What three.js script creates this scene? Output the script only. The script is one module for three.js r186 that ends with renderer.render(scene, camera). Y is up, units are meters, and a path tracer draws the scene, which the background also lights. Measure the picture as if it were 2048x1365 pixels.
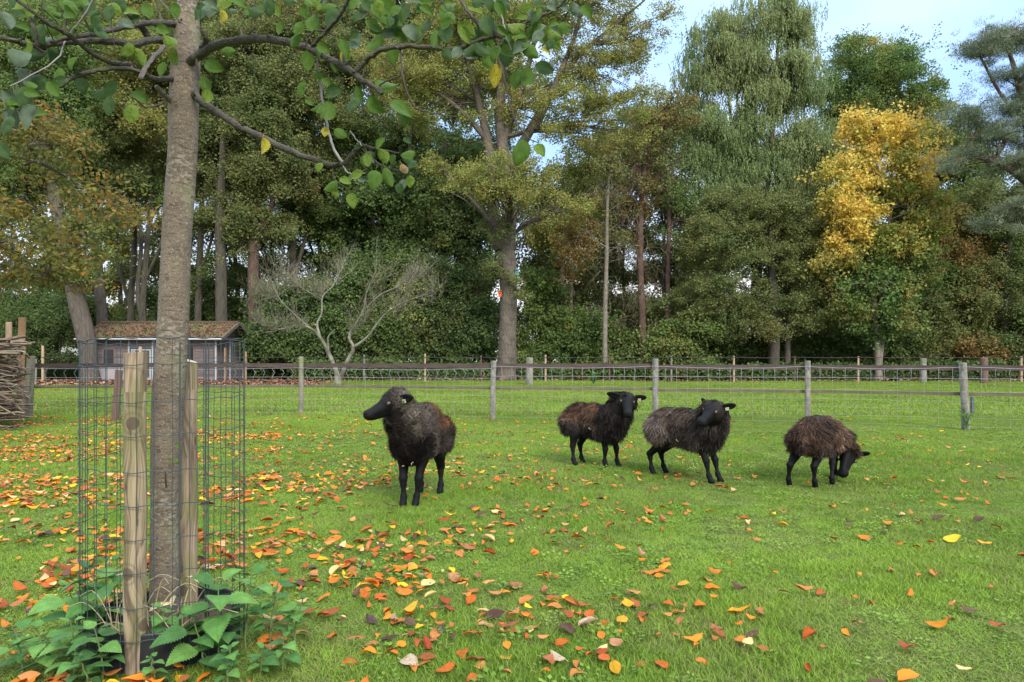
import * as THREE from 'three';
import { MarchingCubes } from 'three/addons/objects/MarchingCubes.js';
import { mergeGeometries, mergeVertices } from 'three/addons/utils/BufferGeometryUtils.js';

// ---------------------------------------------------------------- camera, sky, sun, exposure
const F = 1365, HOR = 722, CX = 1024;           // focal length, horizon row and centre column in photograph pixels
const scene = new THREE.Scene();
const camera = new THREE.PerspectiveCamera(53.13, 1024 / 682, 0.1, 1500);
camera.position.set(0, 1, 0);
camera.setViewOffset(2048, 1365, 0, -39.5, 2048, 1365);
scene.add(camera);

const renderer = new THREE.WebGLRenderer({ antialias: true });
renderer.toneMapping = THREE.LinearToneMapping;
renderer.toneMappingExposure = 3.1;
renderer.shadowMap.enabled = true;
renderer.shadowMap.type = THREE.PCFSoftShadowMap;

const { lerp, clamp, smoothstep } = THREE.MathUtils;
function rng(seed) {
  let a = seed >>> 0;
  return () => { a = (a + 0x6D2B79F5) | 0; let t = Math.imul(a ^ (a >>> 15), 1 | a); t = (t + Math.imul(t ^ (t >>> 7), 61 | t)) ^ t; return ((t ^ (t >>> 14)) >>> 0) / 4294967296; };
}
function hash3(x, y, z) { let h = Math.imul(x, 374761393) + Math.imul(y, 668265263) + Math.imul(z, 2147483647 ^ 0x5bd1e995); h = Math.imul(h ^ (h >>> 13), 1274126177); return ((h ^ (h >>> 16)) >>> 0) / 4294967296; }
function noise(x, y = 0, z = 0) {                // value noise, 0..1
  const ix = Math.floor(x), iy = Math.floor(y), iz = Math.floor(z);
  let fx = x - ix, fy = y - iy, fz = z - iz;
  fx = fx * fx * (3 - 2 * fx); fy = fy * fy * (3 - 2 * fy); fz = fz * fz * (3 - 2 * fz);
  const c = (a, b, d) => hash3(ix + a, iy + b, iz + d);
  return lerp(lerp(lerp(c(0, 0, 0), c(1, 0, 0), fx), lerp(c(0, 1, 0), c(1, 1, 0), fx), fy), lerp(lerp(c(0, 0, 1), c(1, 0, 1), fx), lerp(c(0, 1, 1), c(1, 1, 1), fx), fy), fz);
}
function fbm(x, y = 0, z = 0, o = 4) { let s = 0, a = 0.5, n = 0; for (let i = 0; i < o; i++) { s += a * noise(x, y, z); n += a; x = x * 2.03 + 11.7; y = y * 2.03 + 3.1; z = z * 2.03 + 7.9; a *= 0.5; } return s / n; }
function tnoise(x, y, p, seed) {                 // tiling value noise of period p
  const m = (a) => ((a % p) + p) % p, ix = Math.floor(x), iy = Math.floor(y);
  let fx = x - ix, fy = y - iy; fx = fx * fx * (3 - 2 * fx); fy = fy * fy * (3 - 2 * fy);
  return lerp(lerp(hash3(m(ix), m(iy), seed), hash3(m(ix + 1), m(iy), seed), fx), lerp(hash3(m(ix), m(iy + 1), seed), hash3(m(ix + 1), m(iy + 1), seed), fx), fy);
}

const SUN = new THREE.Vector3(0.34, 0.66, 0.66).normalize();
{
  const W = 1024, H = 512, data = new Float32Array(W * H * 4);
  for (let r = 0; r < H; r++) {
    const up = ((r + 0.5) / H - 0.5) * Math.PI, y = Math.sin(up);
    for (let c = 0; c < W; c++) {
      const a = ((c + 0.5) / W - 0.5) * 2 * Math.PI, x = Math.cos(a) * Math.cos(up), z = Math.sin(a) * Math.cos(up);
      const yy = Math.max(y, 0), k = 1 / (yy + 0.22);
      const cl = fbm(x * k * 0.9 + 5.3, z * k * 0.9 + 2.2, 0.5, 5);
      const veil = clamp(smoothstep(cl, 0.44, 0.7) * 0.85 + 0.45 * smoothstep(yy, 0.4, 0.8) + (1 - smoothstep(yy, 0.0, 0.32)), 0, 1);
      const blue = [0.205, 0.345, 0.60], white = [0.50, 0.505, 0.525], rise = lerp(0.86, 2.0, smoothstep(yy, 0.3, 1));
      for (let i = 0; i < 3; i++) data[(r * W + c) * 4 + i] = y < 0 ? 0.25 : lerp(blue[i], white[i], lerp(0.08, 1, veil)) * rise;
      data[(r * W + c) * 4 + 3] = 1;
    }
  }
  const t = new THREE.DataTexture(data, W, H, THREE.RGBAFormat, THREE.FloatType);
  t.mapping = THREE.EquirectangularReflectionMapping; t.magFilter = THREE.LinearFilter; t.needsUpdate = true;
  scene.background = t; scene.environment = t;
}
const sun = new THREE.DirectionalLight(new THREE.Color(1, 0.95, 0.86), 1.3);
sun.name = 'sun'; sun.position.copy(SUN).multiplyScalar(80); sun.target.position.set(0, 0, -15);
sun.castShadow = true; sun.shadow.radius = 36; sun.shadow.mapSize.set(4096, 4096);
Object.assign(sun.shadow.camera, { left: -45, right: 45, top: 40, bottom: -40, near: 1, far: 200 });
scene.add(sun, sun.target);

// ---------------------------------------------------------------- helpers
const V = (x, y, z) => new THREE.Vector3(x, y, z);
const P = (u, v, z) => V((u - CX) / F * z, 1 - (v - HOR) / F * z, -z);      // photograph pixel at a depth -> point
const GZ = (v) => F / (v - HOR);                                            // depth of the ground under a pixel row
const taken = new Map();
function numbered(name) { const n = taken.get(name) || 0; taken.set(name, n + 1); return n ? name + '_' + String(n).padStart(3, '0') : name; }
function tag(o, label, category, group, kind) { if (label) o.userData.label = label; if (category) o.userData.category = category; if (group) o.userData.group = group; if (kind) o.userData.kind = kind; return o; }
function thing(name, label, category, at = V(0, 0, 0), group) { const g = new THREE.Group(); g.name = numbered(name); g.position.copy(at); scene.add(g); return tag(g, label, category, group); }
function part(name, geo, m, parent, kind) { const o = new THREE.Mesh(geo, m); o.name = name; o.castShadow = o.receiveShadow = true; parent.add(o); if (kind) o.userData.kind = kind; return o; }
function insts(name, geo, m, parent, mats, cols) {
  const o = new THREE.InstancedMesh(geo, m, mats.length); o.name = name; o.castShadow = o.receiveShadow = true; o.userData.kind = 'stuff';
  mats.forEach((x, i) => o.setMatrixAt(i, x)); if (cols) cols.forEach((c, i) => o.setColorAt(i, c));
  parent.add(o); return o;
}
function structure(name, geo, m) { const o = part(name, geo, m, scene); o.userData.kind = 'structure'; return o; }
const mat = (o) => new THREE.MeshStandardMaterial({ roughness: 0.9, side: THREE.DoubleSide, ...o });
const rgb = (r, g, b) => new THREE.Color().setRGB(r, g, b);
const leafMat = (o = {}) => new THREE.MeshPhysicalMaterial({ color: 0xffffff, roughness: 0.8, transmission: 0.32, thickness: 0, side: THREE.DoubleSide, specularIntensity: 0.35, ...o });

// tube through points with a radius each; uv in metres
function tube(pts, rad, sides = 6, { cap = true, bumpy = 0, seed = 0, ell = null } = {}) {
  const pos = [], uv = [], idx = [], n = pts.length; let len = 0;
  let nx = V(1, 0, 0);
  for (let i = 0; i < n; i++) {
    const t = pts[Math.min(i + 1, n - 1)].clone().sub(pts[Math.max(i - 1, 0)]).normalize();
    if (i === 0) { nx = Math.abs(t.x) > 0.8 ? V(0, 0, 1) : V(1, 0, 0); }
    nx = nx.clone().addScaledVector(t, -nx.dot(t)).normalize();
    const b = t.clone().cross(nx);
    if (i) len += pts[i].distanceTo(pts[i - 1]);
    for (let s = 0; s <= sides; s++) {
      const a = (s % sides) / sides * Math.PI * 2; let r = rad[i];
      if (bumpy) r *= 1 + bumpy * (noise(Math.cos(a) * 1.6 + seed, Math.sin(a) * 1.6, len / (rad[0] * 2.2)) - 0.5) * 2;
      const ca = Math.cos(a) * r * (ell ? ell[0] : 1), sa = Math.sin(a) * r * (ell ? ell[1] : 1);
      pos.push(pts[i].x + nx.x * ca + b.x * sa, pts[i].y + nx.y * ca + b.y * sa, pts[i].z + nx.z * ca + b.z * sa);
      uv.push(s / sides * Math.max(0.1, 6.283 * rad[0]), len);
    }
  }
  const w = sides + 1;
  for (let i = 0; i < n - 1; i++) for (let s = 0; s < sides; s++) { const a = i * w + s, b = a + 1, c = a + w, d = c + 1; idx.push(a, b, d, a, d, c); }
  if (cap) for (const [i, f] of [[0, 1], [n - 1, 0]]) {
    if (rad[i] < 1e-4) continue;
    const c = pos.length / 3; pos.push(pts[i].x, pts[i].y, pts[i].z); uv.push(0, 0);
    for (let s = 0; s < sides; s++) { const a = i * w + s; f ? idx.push(c, a + 1, a) : idx.push(c, a, a + 1); }
  }
  const g = new THREE.BufferGeometry();
  g.setAttribute('position', new THREE.Float32BufferAttribute(pos, 3)); g.setAttribute('uv', new THREE.Float32BufferAttribute(uv, 2)); g.setIndex(idx); g.computeVertexNormals(); return g;
}
function smooth(pts, k = 4) { if (pts.length < 3) return pts; return new THREE.CatmullRomCurve3(pts, false, 'centripetal').getPoints((pts.length - 1) * k); }
function tapers(n, r0, r1, p = 1) { return Array.from({ length: n }, (_, i) => lerp(r0, r1, Math.pow(i / (n - 1), p))); }
function box(w, h, d, x = 0, y = 0, z = 0, bev = 0) {
  const g = new THREE.BoxGeometry(w, h, d); g.translate(x, y, z);
  const p = g.attributes.position, nrm = g.attributes.normal, u = g.attributes.uv;
  for (let i = 0; i < p.count; i++) { const ax = Math.abs(nrm.getX(i)), ay = Math.abs(nrm.getY(i)); ax > 0.5 ? u.setXY(i, p.getZ(i), p.getY(i)) : ay > 0.5 ? u.setXY(i, p.getX(i), p.getZ(i)) : u.setXY(i, p.getX(i), p.getY(i)); }
  return g;
}
function dataTex(W, H, fn, srgb = true, rx = 1, ry = 1) {
  const d = new Uint8Array(W * H * 4);
  for (let y = 0; y < H; y++) for (let x = 0; x < W; x++) { const c = fn(x / W, y / H); for (let i = 0; i < 3; i++) d[(y * W + x) * 4 + i] = clamp(Math.round((srgb ? Math.pow(clamp(c[i], 0, 1), 1 / 2.2) : c[i]) * 255), 0, 255); d[(y * W + x) * 4 + 3] = 255; }
  const t = new THREE.DataTexture(d, W, H); t.colorSpace = srgb ? THREE.SRGBColorSpace : THREE.NoColorSpace; t.wrapS = t.wrapT = THREE.RepeatWrapping; t.magFilter = THREE.LinearFilter; t.minFilter = THREE.LinearMipmapLinearFilter; t.generateMipmaps = true; t.repeat.set(rx, ry); t.needsUpdate = true; return t;
}
function colored(g, fn) { const p = g.attributes.position, c = new Float32Array(p.count * 3); for (let i = 0; i < p.count; i++) { const k = fn(p.getX(i), p.getY(i), p.getZ(i), i); c[i * 3] = k[0]; c[i * 3 + 1] = k[1]; c[i * 3 + 2] = k[2]; } g.setAttribute('color', new THREE.BufferAttribute(c, 3)); return g; }
const mix3 = (a, b, t) => [lerp(a[0], b[0], t), lerp(a[1], b[1], t), lerp(a[2], b[2], t)];
// ---------------------------------------------------------------- ground
const lawnTex = dataTex(1024, 1024, (x, y) => {
  const a = tnoise(x * 24, y * 24, 24, 1), b = tnoise(x * 90, y * 90, 90, 2), c = tnoise(x * 330, y * 330, 330, 3), d = tnoise(x * 9, y * 9, 9, 4), e = tnoise(x * 160, y * 160, 160, 6);
  const g = 0.55 * c + 0.25 * b + 0.2 * a;
  let col = mix3([0.035, 0.045, 0.012], [0.12, 0.16, 0.03], g);
  if (e > 0.76) col = mix3(col, [0.16, 0.13, 0.06], (e - 0.76) * 2.4 * (0.5 + d));
  return col;
});
const litterTex = dataTex(512, 512, (x, y) => {
  const a = tnoise(x * 12, y * 12, 12, 11), b = tnoise(x * 70, y * 70, 70, 12), c = tnoise(x * 150, y * 150, 150, 13);
  return mix3(mix3([0.045, 0.03, 0.018], [0.22, 0.12, 0.06], b * 0.6 + c * 0.4), [0.05, 0.05, 0.02], a * 0.5);
});
lawnTex.repeat.set(1 / 3, 1 / 3); litterTex.repeat.set(1 / 2, 1 / 2);
function sheet(x0, x1, z0, z1, nx, nz, yFn, edge) {
  const pos = [], uv = [], idx = [];
  for (let j = 0; j <= nz; j++) for (let i = 0; i <= nx; i++) {
    let x = lerp(x0, x1, i / nx), z = lerp(z0, z1, j / nz);
    if (edge) [x, z] = edge(x, z, i / nx, j / nz);
    pos.push(x, yFn(x, z), z); uv.push(x, z);
  }
  for (let j = 0; j < nz; j++) for (let i = 0; i < nx; i++) { const a = j * (nx + 1) + i, b = a + 1, c = a + nx + 1, d = c + 1; idx.push(a, b, d, a, d, c); }
  const g = new THREE.BufferGeometry(); g.setAttribute('position', new THREE.Float32BufferAttribute(pos, 3)); g.setAttribute('uv', new THREE.Float32BufferAttribute(uv, 2)); g.setIndex(idx); g.computeVertexNormals(); return g;
}
structure('lawn', sheet(-420, 420, 14, -900, 4, 4, () => 0), new THREE.MeshPhysicalMaterial({ map: lawnTex, roughness: 1, specularIntensity: 0 }));
structure('forest_floor', sheet(-46, 46, 0, 1, 120, 6, (x, z) => 0.004, (x, z, a, b) => {
  const front = x < -8.5 ? 27 + 0.5 * fbm(x * 0.5, 3) : x < 6 ? 33.2 + fbm(x * 0.6, 9) : 31.6 + 1.2 * fbm(x * 0.7, 5);
  return [x, -lerp(front + (noise(x * 2.2, 7) - 0.5) * 0.7, 66, b)];
}), new THREE.MeshPhysicalMaterial({ map: litterTex, roughness: 1, specularIntensity: 0, side: THREE.DoubleSide }));

// ---------------------------------------------------------------- grass blades over the lawn
function grassTuft(n, r, hMin, hMax, w, seed) {
  const R = rng(seed), pos = [], idx = [];
  for (let i = 0; i < n; i++) {
    const a = R() * 6.283, d = Math.sqrt(R()) * r, x = Math.cos(a) * d, z = Math.sin(a) * d, h = lerp(hMin, hMax, R()), b = R() * 6.283, lean = h * (0.3 + 1.1 * R()), f = R() * 6.283;
    const wx = Math.cos(f) * w, wz = Math.sin(f) * w, lx = Math.cos(b) * lean, lz = Math.sin(b) * lean, k = pos.length / 3;
    pos.push(x - wx, 0, z - wz, x + wx, 0, z + wz, x - wx * 0.8 + lx * 0.3, h * 0.6, z - wz * 0.8 + lz * 0.3, x + wx * 0.8 + lx * 0.3, h * 0.6, z + wz * 0.8 + lz * 0.3, x + lx, h, z + lz);
    idx.push(k, k + 1, k + 3, k, k + 3, k + 2, k + 2, k + 3, k + 4);
  }
  const g = new THREE.BufferGeometry(); g.setAttribute('position', new THREE.Float32BufferAttribute(pos, 3)); g.setIndex(idx); g.computeVertexNormals(); return g;
}
const grassMat = leafMat({ roughness: 0.75, transmission: 0.3, specularIntensity: 0.3 });
function grassBand(name, label, z0, z1, perM2, geos, sMin, sMax, seed, side = 0.82, keep = null, dryness = 0.07) {
  const R = rng(seed), root = new THREE.Group(); root.name = name; scene.add(root); tag(root, label, 'grass', null, 'stuff');
  geos.forEach((geo, gi) => {
    const mats = [], cols = [], area = side * (z1 * z1 - z0 * z0), n = Math.round(area * perM2 / geos.length), M = new THREE.Matrix4(), q = new THREE.Quaternion(), up = V(0, 1, 0);
    for (let i = 0; i < n; i++) {
      const z = Math.sqrt(lerp(z0 * z0, z1 * z1, R())), x = (R() * 2 - 1) * side * z - 0.0;
      const dens = fbm(x * 1.3, z * 1.3, 3.3, 3), bare = fbm(x * 3.1, z * 3.1, 9.1, 3);
      if (bare > 0.6 && R() < Math.min(0.7, (bare - 0.6) * 4)) continue;
      if (R() < 0.5 * smoothstep(noise(x * 11, z * 11, 21), 0.62, 0.85)) continue;
      if (keep && !keep(x, z, R)) continue;
      const tall = 0.5 + 0.8 * smoothstep(dens, 0.35, 0.7) * (0.7 + 0.6 * noise(x * 9, z * 9, 8)), s = lerp(sMin, sMax, R());
      M.compose(V(x, -0.002, -z), q.setFromAxisAngle(up, R() * 6.283), V(s, s * tall, s)); mats.push(M.clone());
      const t = noise(x * 0.6, z * 0.6, 2) * 0.35 + noise(x * 6.5, z * 6.5, 4) * 0.3 + R() * 0.35, dry = R() < dryness + 0.3 * smoothstep(bare, 0.42, 0.62) ? 1 : 0;
      let c = mix3([0.078, 0.17, 0.014], [0.315, 0.455, 0.055], t);
      if (dry) c = mix3(c, [0.28, 0.25, 0.10], 0.35 + 0.5 * R());
      cols.push(rgb(...c));
    }
    insts('grass_tufts', geo, grassMat, root, mats, cols);
  });
  return root;
}
const nearTufts = [1, 2, 3].map((s) => grassTuft(22, 0.042, 0.005, 0.022, 0.0012, 40 + s));
const midTufts = [1, 2].map((s) => grassTuft(20, 0.08, 0.006, 0.024, 0.0022, 60 + s));
const farTufts = [1, 2].map((s) => grassTuft(20, 0.18, 0.02, 0.06, 0.005, 80 + s));
const inRing = (x, z) => Math.hypot(x + 1.227, z - 2.42) < 0.27;
grassBand('lawn_grass', 'short bright green grass of the near lawn around the wire cage', 1.9, 5.2, 2300, nearTufts, 0.8, 1.35, 5, 0.82, (x, z) => !inRing(x, z));
grassBand('paddock_grass', 'short green grass under and behind the four sheep', 5.2, 12.5, 520, midTufts, 0.8, 1.3, 6, 0.82, null, 0.11);
grassBand('meadow_grass', 'pale green grass of the meadow between the two fences', 12.5, 34, 85, farTufts, 0.8, 1.35, 7, 0.84, (x, z) => (x < -8.5 ? z < 27.3 : x < 6 ? z < 33.8 : z < 32.3), 0.22);

{ // small broad-leaved weeds and clover in the turf
  const R = rng(4711), mats = [], cols = [], M = new THREE.Matrix4(), q = new THREE.Quaternion(), E = new THREE.Euler();
  const pos = [], idx = []; for (let i = 0; i < 9; i++) { const a = i * 2.4, d = 0.012 + 0.022 * (i / 9), l = 0.016, c = Math.cos(a), s = Math.sin(a), k = pos.length / 3, h = 0.006 + 0.008 * ((i * 5) % 3) / 2; for (const [f, g] of [[0, 0], [0.5, 0.42], [1, 0], [0.5, -0.42]]) pos.push(c * (d + l * f) - s * l * g, h + 0.004 * f, s * (d + l * f) + c * l * g); idx.push(k, k + 1, k + 2, k, k + 2, k + 3); }
  const g = new THREE.BufferGeometry(); g.setAttribute('position', new THREE.Float32BufferAttribute(pos, 3)); g.setIndex(idx); g.computeVertexNormals();
  for (let i = 0; i < 5500; i++) { const z = Math.sqrt(lerp(4, 100, R())), x = (R() * 2 - 1) * 0.82 * z; if (R() > smoothstep(fbm(x * 1.1, z * 1.1, 31, 3), 0.42, 0.62) || inRing(x, z)) continue; E.set((R() - 0.5) * 0.5, R() * 6.28, (R() - 0.5) * 0.5); const s = 0.7 + 0.8 * R(); mats.push(M.clone().compose(V(x, 0.004, -z), q.setFromEuler(E), V(s, s, s))); cols.push(rgb(...mix3([0.09, 0.18, 0.02], [0.22, 0.33, 0.045], R()))); }
  const o = new THREE.Group(); o.name = 'lawn_weeds'; scene.add(o); tag(o, 'tiny clover and broad-leaved weeds mixed into the near lawn', 'weeds', null, 'stuff'); insts('clover', g, grassMat, o, mats, cols);
}
// ---------------------------------------------------------------- trees of the wood
function barkTex(seed, dark, light, sx, sy, moss) {
  return dataTex(256, 256, (x, y) => {
    const w = tnoise(x * 6, y * 3, 6, seed) * 0.25, a = tnoise((x + w) * sx, y * sy, sx > 8 ? sx : 8, seed + 1), b = tnoise(x * 64, y * 64, 64, seed + 2), m = tnoise(x * 5, y * 4, 5, seed + 3);
    let c = mix3(dark, light, clamp(a * 0.75 + b * 0.35 - 0.05, 0, 1));
    return mix3(c, moss, smoothstep(m, 0.5, 0.85) * 0.6);
  });
}
const barkBump = dataTex(256, 256, (x, y) => { const w = tnoise(x * 6, y * 3, 6, 71) * 0.3, a = tnoise((x + w) * 16, y * 4, 16, 72), b = tnoise(x * 50, y * 30, 50, 73); const h = Math.abs(a - 0.5) * 1.6 + 0.3 * b; return [h, h, h]; }, false);
const oakBark = mat({ map: barkTex(20, [0.05, 0.04, 0.031], [0.20, 0.158, 0.122], 16, 4, [0.095, 0.095, 0.05]), bumpMap: barkBump, bumpScale: 0.03, roughness: 1 });
const brownBark = mat({ map: barkTex(26, [0.04, 0.032, 0.025], [0.14, 0.11, 0.085], 16, 4, [0.08, 0.085, 0.04]), bumpMap: barkBump, bumpScale: 0.02, roughness: 1 });
const darkBark = mat({ map: barkTex(30, [0.03, 0.025, 0.02], [0.12, 0.095, 0.07], 16, 4, [0.06, 0.065, 0.03]), roughness: 1 });
const greyBark = mat({ map: barkTex(40, [0.1, 0.085, 0.065], [0.26, 0.22, 0.17], 12, 8, [0.16, 0.17, 0.1]), roughness: 1 });
const redBark = mat({ map: barkTex(50, [0.05, 0.028, 0.022], [0.15, 0.08, 0.06], 16, 4, [0.07, 0.05, 0.03]), roughness: 1 });
const lichenBark = mat({ map: barkTex(60, [0.06, 0.05, 0.036], [0.20, 0.175, 0.125], 10, 10, [0.25, 0.27, 0.18]), roughness: 1 });

function leafCluster(n, Rr, L, W, seed, { droop = 0, flat = 1, curl = 0.25 } = {}) {
  const R = rng(seed), pos = [], idx = [];
  for (let i = 0; i < n; i++) {
    const d = V(R() * 2 - 1, R() * 2 - 1, R() * 2 - 1).normalize().multiplyScalar(Rr * Math.cbrt(R())); d.y *= flat;
    const ax = V(R() * 2 - 1, R() * 1.2 - 0.75 - droop, R() * 2 - 1).normalize(), s = V(R() * 2 - 1, (R() * 2 - 1) * 0.6, R() * 2 - 1).cross(ax).normalize(), nn = ax.clone().cross(s), l = L * (0.65 + 0.6 * R()), w = W * (0.65 + 0.6 * R()), k = pos.length / 3;
    const a = d, b = d.clone().addScaledVector(ax, l * 0.45).addScaledVector(s, w * 0.5).addScaledVector(nn, w * curl), c = d.clone().addScaledVector(ax, l), e = d.clone().addScaledVector(ax, l * 0.45).addScaledVector(s, -w * 0.5).addScaledVector(nn, w * curl);
    for (const p of [a, b, c, e]) pos.push(p.x, p.y, p.z);
    idx.push(k, k + 1, k + 2, k, k + 2, k + 3);
  }
  const g = new THREE.BufferGeometry(); g.setAttribute('position', new THREE.Float32BufferAttribute(pos, 3)); g.setIndex(idx); g.computeVertexNormals(); return g;
}
function needleCluster(n, Rr, L, W, seed) {
  const R = rng(seed), pos = [], idx = [];
  for (let i = 0; i < n; i++) {
    const ax = V(R() * 2 - 1, R() * 1.6 - 0.4, R() * 2 - 1).normalize(), s = V(R() - 0.5, R() - 0.5, R() - 0.5).cross(ax).normalize(), o = V(R() - 0.5, (R() - 0.5) * 0.5, R() - 0.5).multiplyScalar(Rr), k = pos.length / 3;
    for (const p of [o.clone().addScaledVector(s, W), o.clone().addScaledVector(s, -W), o.clone().addScaledVector(ax, L * (0.6 + 0.6 * R()))]) pos.push(p.x, p.y, p.z);
    idx.push(k, k + 1, k + 2);
  }
  const g = new THREE.BufferGeometry(); g.setAttribute('position', new THREE.Float32BufferAttribute(pos, 3)); g.setIndex(idx); g.computeVertexNormals(); return g;
}
function strandCluster(seed) {                    // hanging twigs with small leaves
  const R = rng(seed), gs = [];
  for (let t = 0; t < 3; t++) {
    const pos = [], idx = [], x0 = (R() - 0.5) * 0.5, z0 = (R() - 0.5) * 0.5, len = 0.35 + 0.5 * R(), dx = (R() - 0.5) * 0.5, dz = (R() - 0.5) * 0.5;
    for (let i = 0; i < 11; i++) {
      const f = i / 10, o = V(x0 + dx * f * f + (R() - 0.5) * 0.1, -len * f, z0 + dz * f * f + (R() - 0.5) * 0.1), ax = V(R() - 0.5, -0.9, R() - 0.5).normalize(), s = V(R() - 0.5, R() - 0.5, R() - 0.5).cross(ax).normalize(), l = 0.11 + 0.05 * R(), w = 0.022 + 0.01 * R(), k = pos.length / 3;
      for (const p of [o, o.clone().addScaledVector(ax, l * 0.5).addScaledVector(s, w), o.clone().addScaledVector(ax, l), o.clone().addScaledVector(ax, l * 0.5).addScaledVector(s, -w)]) pos.push(p.x, p.y, p.z);
      idx.push(k, k + 1, k + 2, k, k + 2, k + 3);
    }
    const g = new THREE.BufferGeometry(); g.setAttribute('position', new THREE.Float32BufferAttribute(pos, 3)); g.setIndex(idx); gs.push(g);
  }
  const g = mergeGeometries(gs); g.computeVertexNormals(); return g;
}
const LEAF = {
  broad: [leafCluster(16, 0.25, 0.12, 0.08, 1), leafCluster(16, 0.25, 0.12, 0.08, 2)],
  small: [leafCluster(20, 0.24, 0.1, 0.065, 3), leafCluster(20, 0.24, 0.1, 0.065, 4)],
  big: [leafCluster(10, 0.3, 0.18, 0.15, 5, { droop: 0.3 }), leafCluster(10, 0.3, 0.18, 0.15, 6, { droop: 0.3 })],
  strand: [strandCluster(7), strandCluster(8)],
  needle: [needleCluster(40, 0.4, 0.16, 0.008, 9), needleCluster(40, 0.4, 0.16, 0.008, 10)],
  beech: [leafCluster(9, 0.2, 0.085, 0.052, 11, { flat: 0.35, droop: 0.1 }), leafCluster(9, 0.2, 0.085, 0.052, 12, { flat: 0.35, droop: 0.1 })],
};
const crownMat = leafMat({ transmission: 0.46, specularIntensity: 0.25 });
const needleMat = new THREE.MeshPhysicalMaterial({ color: 0xffffff, roughness: 0.9, specularIntensity: 0.12, side: THREE.DoubleSide });
const PAL = {
  olive: [[0.33, 0.34, 0.08], [0.26, 0.31, 0.08], [0.36, 0.33, 0.09], [0.29, 0.32, 0.085], [0.34, 0.25, 0.08]],
  oliveg: [[0.2, 0.245, 0.075], [0.16, 0.21, 0.07], [0.235, 0.245, 0.08], [0.19, 0.23, 0.07], [0.29, 0.21, 0.075]],
  green: [[0.155, 0.235, 0.06], [0.12, 0.2, 0.055], [0.2, 0.26, 0.06], [0.155, 0.215, 0.06], [0.28, 0.24, 0.06]],
  dark: [[0.125, 0.195, 0.055], [0.1, 0.165, 0.05], [0.155, 0.215, 0.055], [0.125, 0.185, 0.055], [0.21, 0.2, 0.05]],
  deep: [[0.115, 0.18, 0.055], [0.145, 0.22, 0.06], [0.095, 0.15, 0.05], [0.19, 0.2, 0.055]],
  willow: [[0.25, 0.31, 0.125], [0.19, 0.26, 0.095], [0.29, 0.34, 0.145], [0.23, 0.27, 0.09]],
  yellow: [[0.84, 0.62, 0.11], [0.7, 0.57, 0.11], [0.85, 0.6, 0.15], [0.42, 0.43, 0.09], [0.8, 0.62, 0.12]],
  ygreen: [[0.38, 0.38, 0.075], [0.24, 0.31, 0.07], [0.5, 0.4, 0.09], [0.19, 0.26, 0.065]],
  lime: [[0.174, 0.275, 0.072], [0.131, 0.217, 0.058], [0.232, 0.29, 0.072], [0.406, 0.261, 0.072]],
  rust: [[0.26, 0.19, 0.06], [0.19, 0.18, 0.055], [0.33, 0.19, 0.06], [0.15, 0.17, 0.05]],
  pine: [[0.16, 0.2, 0.13], [0.13, 0.17, 0.11], [0.19, 0.23, 0.14], [0.17, 0.18, 0.11]],
  beech: [[0.19, 0.18, 0.035], [0.15, 0.17, 0.035], [0.33, 0.17, 0.035], [0.11, 0.14, 0.035], [0.22, 0.19, 0.035], [0.13, 0.15, 0.04], [0.14, 0.17, 0.04]],
};
function palette(p, R, x, y, z, k = 0.45) {
  const n = fbm(x * k + 3, y * k + 5, z * k, 2), t = clamp((n - 0.28) / 0.44, 0, 0.999) * 0.6 + R() * 0.4, f = t * (p.length - 1), i = Math.floor(f), c = mix3(p[i], p[Math.min(i + 1, p.length - 1)], f - i), j = 0.75 + 0.5 * R();
  return rgb(c[0] * j, c[1] * j, c[2] * j);
}
let treeSeed = 100;
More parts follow.
